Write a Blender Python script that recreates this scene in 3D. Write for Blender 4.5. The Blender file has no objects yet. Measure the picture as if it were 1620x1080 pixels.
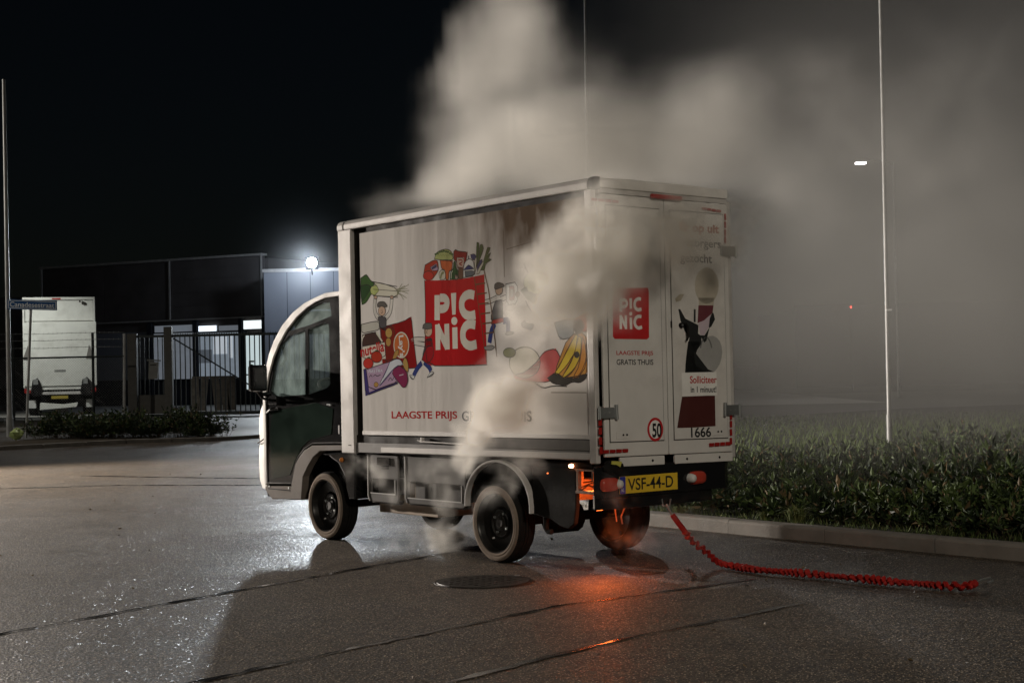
import bpy, bmesh, math, random
import numpy as np
from mathutils import Vector, Matrix
from mathutils.geometry import tessellate_polygon
rnd = random.Random(7)
R = math.radians
SC = bpy.context.scene
COL = SC.collection

# ------------------------------------------------------------------ camera
cam_d = bpy.data.cameras.new("camera")
cam = bpy.data.objects.new("camera", cam_d); COL.objects.link(cam); SC.camera = cam
cam_d.sensor_width = 36.0; cam_d.lens = 36.0 * 2506.37 / 1620
cam_d.clip_end = 3000; cam_d.clip_start = 0.1
pitch, roll = 0.0183, 0.0209
_c, _s = math.cos(pitch), math.sin(pitch); _cr, _sr = math.cos(roll), math.sin(roll)
fw = Vector((0, _c, _s)); up0 = Vector((0, -_s, _c)); rt0 = Vector((1, 0, 0))
rt = rt0 * _cr - up0 * _sr; up = up0 * _cr + rt0 * _sr
cam.matrix_world = Matrix(((rt.x, up.x, -fw.x, 0), (rt.y, up.y, -fw.y, 0), (rt.z, up.z, -fw.z, 1.3371), (0, 0, 0, 1)))

# ------------------------------------------------------------------ world, lights, exposure
W = bpy.data.worlds.new("World"); SC.world = W; W.use_nodes = True
nt = W.node_tree; bg = nt.nodes["Background"]
sky = nt.nodes.new("ShaderNodeTexSky"); sky.sky_type = 'NISHITA'; sky.sun_disc = False
sky.sun_elevation = R(24); sky.sun_rotation = R(200)
nt.links.new(sky.outputs[0], bg.inputs[0]); bg.inputs[1].default_value = 0.0005

def lamp(name, kind, loc, energy, color, target=None, size=0.3, angle=60, blend=0.5, parent=None, vs=1.0):
    d = bpy.data.lights.new(name, kind); d.energy = energy; d.color = color
    if kind == 'SPOT': d.spot_size = R(angle); d.spot_blend = blend; d.shadow_soft_size = size
    elif kind == 'POINT': d.shadow_soft_size = size
    elif kind == 'AREA': d.shape = 'DISK'; d.size = size
    elif kind == 'SUN': d.angle = R(size)
    o = bpy.data.objects.new(name, d); COL.objects.link(o); o.location = loc
    if target is not None:
        o.rotation_euler = (Vector(target) - Vector(loc)).to_track_quat('-Z', 'Y').to_euler()
    if parent: o.parent = parent
    d.volume_factor = vs if hasattr(d, 'volume_factor') else 1.0
    return o
# moonlight, very weak
lamp("moon_sun", 'SUN', (0, 0, 60), 0.012, (0.85, 0.92, 1.0), (0.3, 1.0, 58.6), 0.5)
# the emergency work floodlight that stands in front of the van, out of frame to the left
KEY = (-12.77, 22.0, 2.6)
lamp("work_floodlight_light", 'SPOT', KEY, 20500, (1.0, 0.90, 0.80), (-0.4, 11.6, 1.0), 0.12, 150, 0.4)
# street lamp behind the photographer
lamp("street_lamp_light", 'SPOT', (4.2, -2.5, 7.0), 2300, (1.0, 0.90, 0.75), (0.6, 11.5, 1.4), 0.16, 60, 0.9)
# floodlight of the warehouse (lit and in view)
lamp("wall_floodlight_light", 'SPOT', (-8.5, 67.4, 6.05), 9000, (0.86, 0.94, 1.0), (-4.5, 15.0, 0.0), 0.5, 46, 0.5)
# street lamp over the road behind the smoke, its head just above the frame
lamp("tall_street_lamp_light", 'SPOT', (-0.3, 40.0, 10.9), 1500, (1.0, 0.93, 0.86), (0.0, 28.0, 0.0), 0.2, 130, 0.5)
# added fill lamp, out of frame, brightening the hedge and left road
lamp('left_fill_light', 'SPOT', (-25, 33, 8.5), 4200, (1.0, .93, .82), (-10, 36, 0), .16, 120, .8)
lamp('yard_lamp_light', 'SPOT', (-18.3, 51.8, 6.4), 1500, (.97, 1.0, .94), (-16.6, 57, 1.6), .12, 62, .8)
lamp('wall_fill_light', 'POINT', (-8.5, 65.6, 6.4), 420, (.72, .84, 1.0), size=.25)  # added point light floating before the warehouse, brightens wall and fascia
SC.view_settings.view_transform = 'Standard'; SC.view_settings.look = 'None'
SC.view_settings.gamma = 1.0; SC.view_settings.exposure = 0.0; SC.view_settings.use_curve_mapping = False
SC.render.engine = 'CYCLES'
SC.cycles.max_bounces = 7; SC.cycles.diffuse_bounces = 2; SC.cycles.glossy_bounces = 3; SC.cycles.transmission_bounces = 5
SC.cycles.transparent_max_bounces = 12; SC.cycles.volume_bounces = 4
SC.cycles.sample_clamp_indirect = 4.0; SC.cycles.sample_clamp_direct = 0
SC.cycles.use_denoising = True; SC.cycles.use_adaptive_sampling = True; SC.cycles.adaptive_threshold = 0.018
SC.cycles.volume_step_rate = 3.0; SC.cycles.volume_max_steps = 512

# ------------------------------------------------------------------ materials
MATS = {}
def mat(name, col=(.5, .5, .5), rough=.5, metal=0.0, var=.12, vscale=6.0, bump=0.0, bscale=40.0, emit=None, estr=0.0,
        coat=0.0, spec=0.15, dirt=0.0, dirtcol=(.10, .085, .07), trans=0.0, alpha=1.0):
    if name in MATS: return MATS[name]
    m = bpy.data.materials.new(name); m.use_nodes = True; MATS[name] = m
    t = m.node_tree; b = t.nodes["Principled BSDF"]; N = t.nodes.new; Lk = t.links.new
    tc = N("ShaderNodeTexCoord")
    n1 = N("ShaderNodeTexNoise"); n1.inputs["Scale"].default_value = vscale; n1.inputs["Detail"].default_value = 6
    Lk(tc.outputs["Object"], n1.inputs["Vector"])
    mr = N("ShaderNodeMapRange"); mr.inputs[1].default_value = .3; mr.inputs[2].default_value = .7
    mr.inputs[3].default_value = 1 - var; mr.inputs[4].default_value = 1 + var; Lk(n1.outputs["Fac"], mr.inputs[0])
    hs = N("ShaderNodeMix"); hs.data_type = 'RGBA'; hs.blend_type = 'MULTIPLY'; hs.inputs[0].default_value = 1
    hs.inputs[6].default_value = (*col, 1)
    cb = N("ShaderNodeCombineColor"); [Lk(mr.outputs[0], cb.inputs[i]) for i in range(3)]
    Lk(cb.outputs[0], hs.inputs[7]); out = hs.outputs[2]
    if dirt > 0:
        n2 = N("ShaderNodeTexNoise"); n2.inputs["Scale"].default_value = 2.3; n2.inputs["Detail"].default_value = 9; n2.inputs["Roughness"].default_value = .68
        Lk(tc.outputs["Object"], n2.inputs["Vector"])
        r2 = N("ShaderNodeMapRange"); r2.inputs[1].default_value = .48; r2.inputs[2].default_value = .72; r2.inputs[4].default_value = dirt
        Lk(n2.outputs["Fac"], r2.inputs[0])
        mx = N("ShaderNodeMix"); mx.data_type = 'RGBA'; Lk(r2.outputs[0], mx.inputs[0]); Lk(out, mx.inputs[6]); mx.inputs[7].default_value = (*dirtcol, 1)
        out = mx.outputs[2]
    Lk(out, b.inputs["Base Color"])
    r3 = N("ShaderNodeMapRange"); r3.inputs[1].default_value = .3; r3.inputs[2].default_value = .7
    r3.inputs[3].default_value = max(.02, rough * .82); r3.inputs[4].default_value = min(1, rough * 1.2)
    Lk(n1.outputs["Fac"], r3.inputs[0]); Lk(r3.outputs[0], b.inputs["Roughness"])
    b.inputs["Metallic"].default_value = metal; b.inputs["Specular IOR Level"].default_value = spec
    b.inputs["Coat Weight"].default_value = coat; b.inputs["Coat Roughness"].default_value = .08
    if trans: b.inputs["Transmission Weight"].default_value = trans
    if alpha < 1: b.inputs["Alpha"].default_value = alpha
    if bump:
        n4 = N("ShaderNodeTexNoise"); n4.inputs["Scale"].default_value = bscale; n4.inputs["Detail"].default_value = 5
        Lk(tc.outputs["Object"], n4.inputs["Vector"])
        bp = N("ShaderNodeBump"); bp.inputs["Strength"].default_value = bump; bp.inputs["Distance"].default_value = .01
        Lk(n4.outputs["Fac"], bp.inputs["Height"]); Lk(bp.outputs[0], b.inputs["Normal"])
    if emit:
        b.inputs["Emission Color"].default_value = (*emit, 1); b.inputs["Emission Strength"].default_value = estr
    return m

M_white = mat("van_white_paint", (.66, .64, .61), .5, var=.05, dirt=.35)
M_panelw = mat("door_white_laminate", (.60, .585, .56), .55, var=.04, dirt=.22, dirtcol=(.25, .22, .19))
M_alu = mat("brushed_aluminium", (.50, .48, .46), .55, metal=.15, spec=.1, var=.08, dirt=.3)
M_greyal = mat("grey_anodised_skirt", (.28, .27, .265), .6, metal=.0, spec=.06, var=.08, dirt=.3)
M_black = mat("black_plastic", (.010, .010, .011), .11, spec=.4, var=.1, dirt=.12, dirtcol=(.028, .025, .022))
M_matblk = mat("matt_black_steel", (.013, .0125, .012), .8, spec=.04, var=.25, dirt=.4, dirtcol=(.035, .03, .026), bump=.15)
M_gap = mat("dark_rubber_gap", (.03, .026, .024), .8)
M_tyre = mat("tyre_rubber", (.013, .0125, .012), .85, spec=.03, var=.2, dirt=.2, dirtcol=(.05, .042, .035), bump=.2, bscale=120)
M_side = mat("dusty_tyre_sidewall", (.24, .195, .16), .9, spec=.02, var=.25, dirt=.6, dirtcol=(.12, .10, .08), bump=.2, bscale=120)
M_greypl = mat("grey_side_panel_plastic", (.17, .165, .16), .75, spec=.04, var=.12, dirt=.55, dirtcol=(.08, .07, .06), bump=.05)
M_dkglass = mat("dark_door_glass", (.014, .024, .019), .07, coat=.5, var=.3)
M_fend = mat("pale_fender_plastic", (.44, .43, .42), .6, var=.1, dirt=.4)
M_hinge = mat("galvanised_hinge", (.42, .44, .44), .38, metal=.8, var=.1)
M_redref = mat("red_reflector", (.30, .018, .016), .3, coat=.6)
M_tail = mat("red_lamp_lens", (.42, .05, .03), .18, coat=1.0)
M_lens = mat("clear_lamp_lens", (.6, .6, .58), .15, coat=1.0)
M_amber = mat("amber_lens", (.62, .20, .03), .2, coat=1.0)
M_plate = mat("yellow_number_plate", (.66, .44, .035), .4, var=.05, dirt=.25)
M_blue = mat("plate_blue", (.03, .04, .30), .4)
M_ink = mat("black_ink", (.018, .017, .018), .5)
M_redink = mat("red_ink", (.42, .025, .022), .5)

COLS = dict(red=(.46, .022, .025), white=(.74, .73, .70), cream=(.66, .63, .56), cream2=(.62, .60, .50), ink=(.05, .045, .045), ink2=(.07, .065, .06), tomato=(.42, .05, .03),
    tomato2=(.50, .05, .04), tomato3=(.50, .12, .08), lilac=(.42, .30, .42), lilac2=(.50, .42, .47), navy=(.045, .055, .16), lime=(.45, .50, .20), lime2=(.55, .58, .36),
    leaf=(.07, .13, .05), leaf2=(.30, .36, .12), leafdark=(.045, .085, .04), orange=(.58, .14, .05), orange2=(.52, .15, .05), orange3=(.55, .25, .06), olive=(.25, .26, .14), olive2=(.28, .28, .18),
    bottle=(.03, .085, .035), darkred=(.26, .02, .02), darkred2=(.20, .03, .022), label=(.50, .38, .32), label2=(.62, .58, .50), brownbox=(.16, .09, .06), milk=(.66, .67, .66), milk2=(.58, .60, .66),
    slate=(.13, .15, .17), slate2=(.32, .35, .37), sleeve=(.62, .60, .56), vest=(.10, .095, .10), skin=(.56, .40, .30), skin2=(.18, .11, .08), cap=(.14, .13, .12), red2=(.42, .04, .03), red3=(.34, .025, .03),
    jeans=(.045, .06, .20), lid=(.50, .49, .44), brown=(.075, .045, .04), brown2=(.16, .09, .05), crisp=(.46, .30, .10), ochre=(.42, .25, .08), plum=(.24, .04, .10), plum2=(.14, .04, .05),
    indigo=(.06, .045, .17), grey=(.30, .29, .28), pinkred=(.52, .12, .12), amber2=(.52, .27, .08), yellow=(.66, .50, .08), yellow2=(.60, .44, .07),
    tan=(.44, .40, .33), tan2=(.38, .34, .26), vestdk=(.022, .024, .024), armgrey=(.34, .34, .33), armgrey2=(.16, .16, .16), wine=(.075, .022, .02), photobg=(.60, .58, .55))

def fabric(name, col):
    """printed tarpaulin: soft vertical folds as relief, smoke soot as a stain of its own"""
    key = "fabric_" + name
    if key in MATS: return MATS[key]
    m = bpy.data.materials.new(key); m.use_nodes = True; MATS[key] = m
    t = m.node_tree; b = t.nodes["Principled BSDF"]; N = t.nodes.new; Lk = t.links.new
    tc = N("ShaderNodeTexCoord")
    mp = N("ShaderNodeMapping"); mp.inputs["Scale"].default_value = (5.2, 1, .42); Lk(tc.outputs["Object"], mp.inputs[0])
    n = N("ShaderNodeTexNoise"); n.inputs["Scale"].default_value = 1.3; n.inputs["Detail"].default_value = 3; n.inputs["Roughness"].default_value = .45; Lk(mp.outputs[0], n.inputs["Vector"])
    bp = N("ShaderNodeBump"); bp.inputs["Strength"].default_value = .42; bp.inputs["Distance"].default_value = .016; Lk(n.outputs["Fac"], bp.inputs["Height"])
    n2 = N("ShaderNodeTexNoise"); n2.inputs["Scale"].default_value = 240; Lk(tc.outputs["Object"], n2.inputs["Vector"])
    b2 = N("ShaderNodeBump"); b2.inputs["Strength"].default_value = .12; b2.inputs["Distance"].default_value = .003; Lk(n2.outputs["Fac"], b2.inputs["Height"]); Lk(bp.outputs[0], b2.inputs["Normal"])
    Lk(b2.outputs[0], b.inputs["Normal"])
    # soot: brown stain towards the upper rear of the curtain where the smoke leaks out
    sx = N("ShaderNodeSeparateXYZ"); Lk(tc.outputs["Object"], sx.inputs[0])
    mz = N("ShaderNodeMapRange"); mz.inputs[1].default_value = 1.7; mz.inputs[2].default_value = 2.5; Lk(sx.outputs[2], mz.inputs[0])
    mx_ = N("ShaderNodeMapRange"); mx_.inputs[1].default_value = 2.3; mx_.inputs[2].default_value = .5; Lk(sx.outputs[0], mx_.inputs[0])
    mp3 = N("ShaderNodeMapping"); mp3.inputs["Scale"].default_value = (3.2, 1, 1.3); Lk(tc.outputs["Object"], mp3.inputs[0])
    n3 = N("ShaderNodeTexNoise"); n3.inputs["Scale"].default_value = 1.6; n3.inputs["Detail"].default_value = 6; Lk(mp3.outputs[0], n3.inputs["Vector"])
    a = N("ShaderNodeMath"); a.operation = 'MULTIPLY'; Lk(mz.outputs[0], a.inputs[0]); Lk(mx_.outputs[0], a.inputs[1])
    a2 = N("ShaderNodeMath"); a2.operation = 'MULTIPLY'; Lk(a.outputs[0], a2.inputs[0]); Lk(n3.outputs["Fac"], a2.inputs[1])
    a3 = N("ShaderNodeMath"); a3.operation = 'MULTIPLY'; a3.inputs[1].default_value = 2.6; a3.use_clamp = True; Lk(a2.outputs[0], a3.inputs[0])
    mx = N("ShaderNodeMix"); mx.data_type = 'RGBA'; Lk(a3.outputs[0], mx.inputs[0]); mx.inputs[6].default_value = (*col, 1)
    mx.inputs[7].default_value = (.13, .095, .07, 1); Lk(mx.outputs[2], b.inputs["Base Color"])
    b.inputs["Roughness"].default_value = .9; b.inputs["Specular IOR Level"].default_value = .0
    return m

# ------------------------------------------------------------------ mesh helpers
TILT = [False]
class MB:
    """collects shapes into one mesh"""
    def __init__(s): s.v = []; s.f = []; s.m = []; s.mats = []
    def mi(s, m):
        if m not in s.mats: s.mats.append(m)
        return s.mats.index(m)
    def add(s, vs, fs, m):
        b = len(s.v); s.v += [tuple(v) for v in vs]; i = s.mi(m)
        for f in fs: s.f.append([b + k for k in f]); s.m.append(i)
        return s
    def box(s, a, b, m, M=None):
        x0, x1 = sorted((a[0], b[0])); y0, y1 = sorted((a[1], b[1])); z0, z1 = sorted((a[2], b[2]))
        vs = [Vector(p) for p in ((x0, y0, z0), (x1, y0, z0), (x1, y1, z0), (x0, y1, z0), (x0, y0, z1), (x1, y0, z1), (x1, y1, z1), (x0, y1, z1))]
        if M: vs = [M @ v for v in vs]
        return s.add(vs, [(0, 3, 2, 1), (4, 5, 6, 7), (0, 1, 5, 4), (1, 2, 6, 5), (2, 3, 7, 6), (3, 0, 4, 7)], m)
    def prism(s, pts, axis, a, b, m, holes=()):
        """outline in the two other axes, extruded from a to b along axis"""
        def P(p, t):
            return {0: (t, p[0], p[1]), 1: (p[0], t, p[1]), 2: (p[0], p[1], t)}[axis]
        loops = [list(pts)] + [list(h) for h in holes]; allp = [p for l in loops for p in l]
        tri = tessellate_polygon([[Vector((p[0], p[1], 0)) for p in l] for l in loops]); n = len(allp)
        vs = [P(p, a) for p in allp] + [P(p, b) for p in allp]; fs = []
        for t in tri: fs.append((t[0], t[1], t[2])); fs.append((n + t[2], n + t[1], n + t[0]))
        o = 0
        for l in loops:
            k = len(l)
            for i in range(k): fs.append((o + i, o + (i + 1) % k, n + o + (i + 1) % k, n + o + i))
            o += k
        return s.add(vs, fs, m)
    def tube(s, pts, r, m, n=8, cap=True):
        pts = [Vector(p) for p in pts]; rs = r if isinstance(r, (list, tuple)) else [r] * len(pts)
        rings = []; u = None
        for i, p in enumerate(pts):
            d = (pts[min(i + 1, len(pts) - 1)] - pts[max(i - 1, 0)]).normalized()
            if u is None: u = d.orthogonal().normalized()
            u = (u - d * u.dot(d)).normalized(); w = d.cross(u)
            rings.append([p + (u * math.cos(2 * math.pi * k / n) + w * math.sin(2 * math.pi * k / n)) * rs[i] for k in range(n)])
        vs = [v for r_ in rings for v in r_]; fs = []
        for i in range(len(pts) - 1):
            for k in range(n): fs.append((i * n + k, i * n + (k + 1) % n, (i + 1) * n + (k + 1) % n, (i + 1) * n + k))
        if cap: fs.append(tuple(range(n))[::-1]); fs.append(tuple((len(pts) - 1) * n + k for k in range(n)))
        return s.add(vs, fs, m)
    def lathe(s, prof, m, n=40, axis=1, c=(0, 0, 0), close=False):
        """profile of (radius, position along the axis)"""
        vs = []
        for r, t in prof:
            for k in range(n):
                a = 2 * math.pi * k / n; p = [0, 0, 0]; o = [i for i in range(3) if i != axis]
                p[axis] = t; p[o[0]] = r * math.cos(a); p[o[1]] = r * math.sin(a)
                vs.append((p[0] + c[0], p[1] + c[1], p[2] + c[2]))
        fs = []; L = len(prof)
        for i in range(L - 1 + (1 if close else 0)):
            j = (i + 1) % L
            for k in range(n): fs.append((i * n + k, i * n + (k + 1) % n, j * n + (k + 1) % n, j * n + k))
        return s.add(vs, fs, m)
    def disc(s, c, r, axis, t, m, n=24):
        o = [i for i in range(3) if i != axis]; vs = []
        for k in range(n):
            p = list(c); a = 2 * math.pi * k / n; p[o[0]] += r * math.cos(a); p[o[1]] += r * math.sin(a); vs.append(p)
        b = [list(v) for v in vs]
        for v in b: v[axis] += t
        fs = [tuple(range(n)), tuple(range(2 * n - 1, n - 1, -1))] + [(k, (k + 1) % n, n + (k + 1) % n, n + k) for k in range(n)]
        return s.add(vs + b, fs, m)

def obj(name, mb, parent=None, bevel=0.0, smooth=False, loc=None, fix=True, kind=None, tilt=None):
    me = bpy.data.meshes.new(name)
    vs = mb.v
    if (TILT[0] if tilt is None else tilt): vs = [(x, y, z - .008 * x + .0152 * y) for x, y, z in vs]
    me.from_pydata(vs, [], mb.f)
    for m in mb.mats: me.materials.append(m)
    me.polygons.foreach_set("material_index", mb.m)
    if fix:
        bm = bmesh.new(); bm.from_mesh(me); bmesh.ops.recalc_face_normals(bm, faces=bm.faces); bm.to_mesh(me); bm.free()
    if smooth: me.polygons.foreach_set("use_smooth", [True] * len(me.polygons))
    me.update()
    if smooth and hasattr(me, 'set_sharp_from_angle'): me.set_sharp_from_angle(angle=R(38))
    o = bpy.data.objects.new(name, me); COL.objects.link(o)
    if parent: o.parent = parent
    if loc: o.location = loc
    if bevel:
        b = o.modifiers.new("edge", 'BEVEL'); b.width = bevel; b.segments = 2; b.limit_method = 'ANGLE'; b.angle_limit = R(40)
    if kind: o['kind'] = kind
    return o
def tag(o, label, cat, group=None):
    o['label'] = label; o['category'] = cat
    if group: o['group'] = group
    return o
def thing(name, label, cat, loc=(0, 0, 0), rz=0.0, group=None):
    o = bpy.data.objects.new(name, None); COL.objects.link(o); o.location = loc; o.rotation_euler = (0, 0, rz); o.empty_display_size = .2
    return tag(o, label, cat, group)
def dup(o, parent=None):
    c = o.copy(); COL.objects.link(c)
    if parent: c.parent = parent
    for ch in list(o.children): dup(ch, c)
    return c

def ribbon(mb, pts, w, m, P):
    """flat mitred stroke; P turns (u, v) into a point"""
    pts = [Vector(p) for p in pts]; n = len(pts)
    if n > 2:     # round the corners a little
        q = [pts[0]]
        for i in range(1, n - 1): q += [pts[i].lerp(pts[i - 1], .22), pts[i].lerp(pts[i + 1], .22)]
        pts = q + [pts[-1]]; n = len(pts)
    closed = n > 3 and (pts[0] - pts[-1]).length < 1e-4
    A = []; B = []
    for i in range(n):
        if closed: a = pts[i] - pts[(i - 1) % (n - 1) if i == 0 else i - 1]; b = pts[1] - pts[0] if i == n - 1 else pts[i + 1] - pts[i]
        else: a = pts[i] - pts[i - 1] if i else pts[1] - pts[0]; b = pts[i + 1] - pts[i] if i < n - 1 else a
        if closed and i == 0: a = pts[n - 1] - pts[n - 2]
        a = a.normalized() if a.length > 1e-9 else b.normalized(); b = b.normalized() if b.length > 1e-9 else a
        na = Vector((-a.y, a.x)); nb = Vector((-b.y, b.x)); t = (na + nb)
        t = t.normalized() if t.length > .1 else na; k = min(1.6, 1 / max(.5, t.dot(na)))
        A.append(pts[i] + t * w / 2 * k); B.append(pts[i] - t * w / 2 * k)
    vs = [P(p) for p in A] + [P(p) for p in B]
    mb.add(vs, [(i, i + 1, n + i + 1, n + i) for i in range(n - 1)], m)
def text_mesh(body, width, height, P, m, bold=.0, mb=None, align='L'):
    c = bpy.data.curves.new("t", 'FONT'); c.body = body; c.size = 1; c.offset = bold; c.fill_mode = 'FRONT'
    o = bpy.data.objects.new("t", c); COL.objects.link(o); dg = bpy.context.evaluated_depsgraph_get()
    me = bpy.data.meshes.new_from_object(o.evaluated_get(dg))
    vs = [v.co.copy() for v in me.vertices]; fs = [tuple(p.vertices) for p in me.polygons]
    bpy.data.objects.remove(o); bpy.data.meshes.remove(me); bpy.data.curves.remove(c)
    x0 = min(v.x for v in vs); x1 = max(v.x for v in vs); y0 = min(v.y for v in vs); y1 = max(v.y for v in vs)
    mb = mb or MB()
    mb.add([P(((v.x - x0) / (x1 - x0) * width, (v.y - y0) / (y1 - y0) * height)) for v in vs], fs, m)
    return mb
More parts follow.
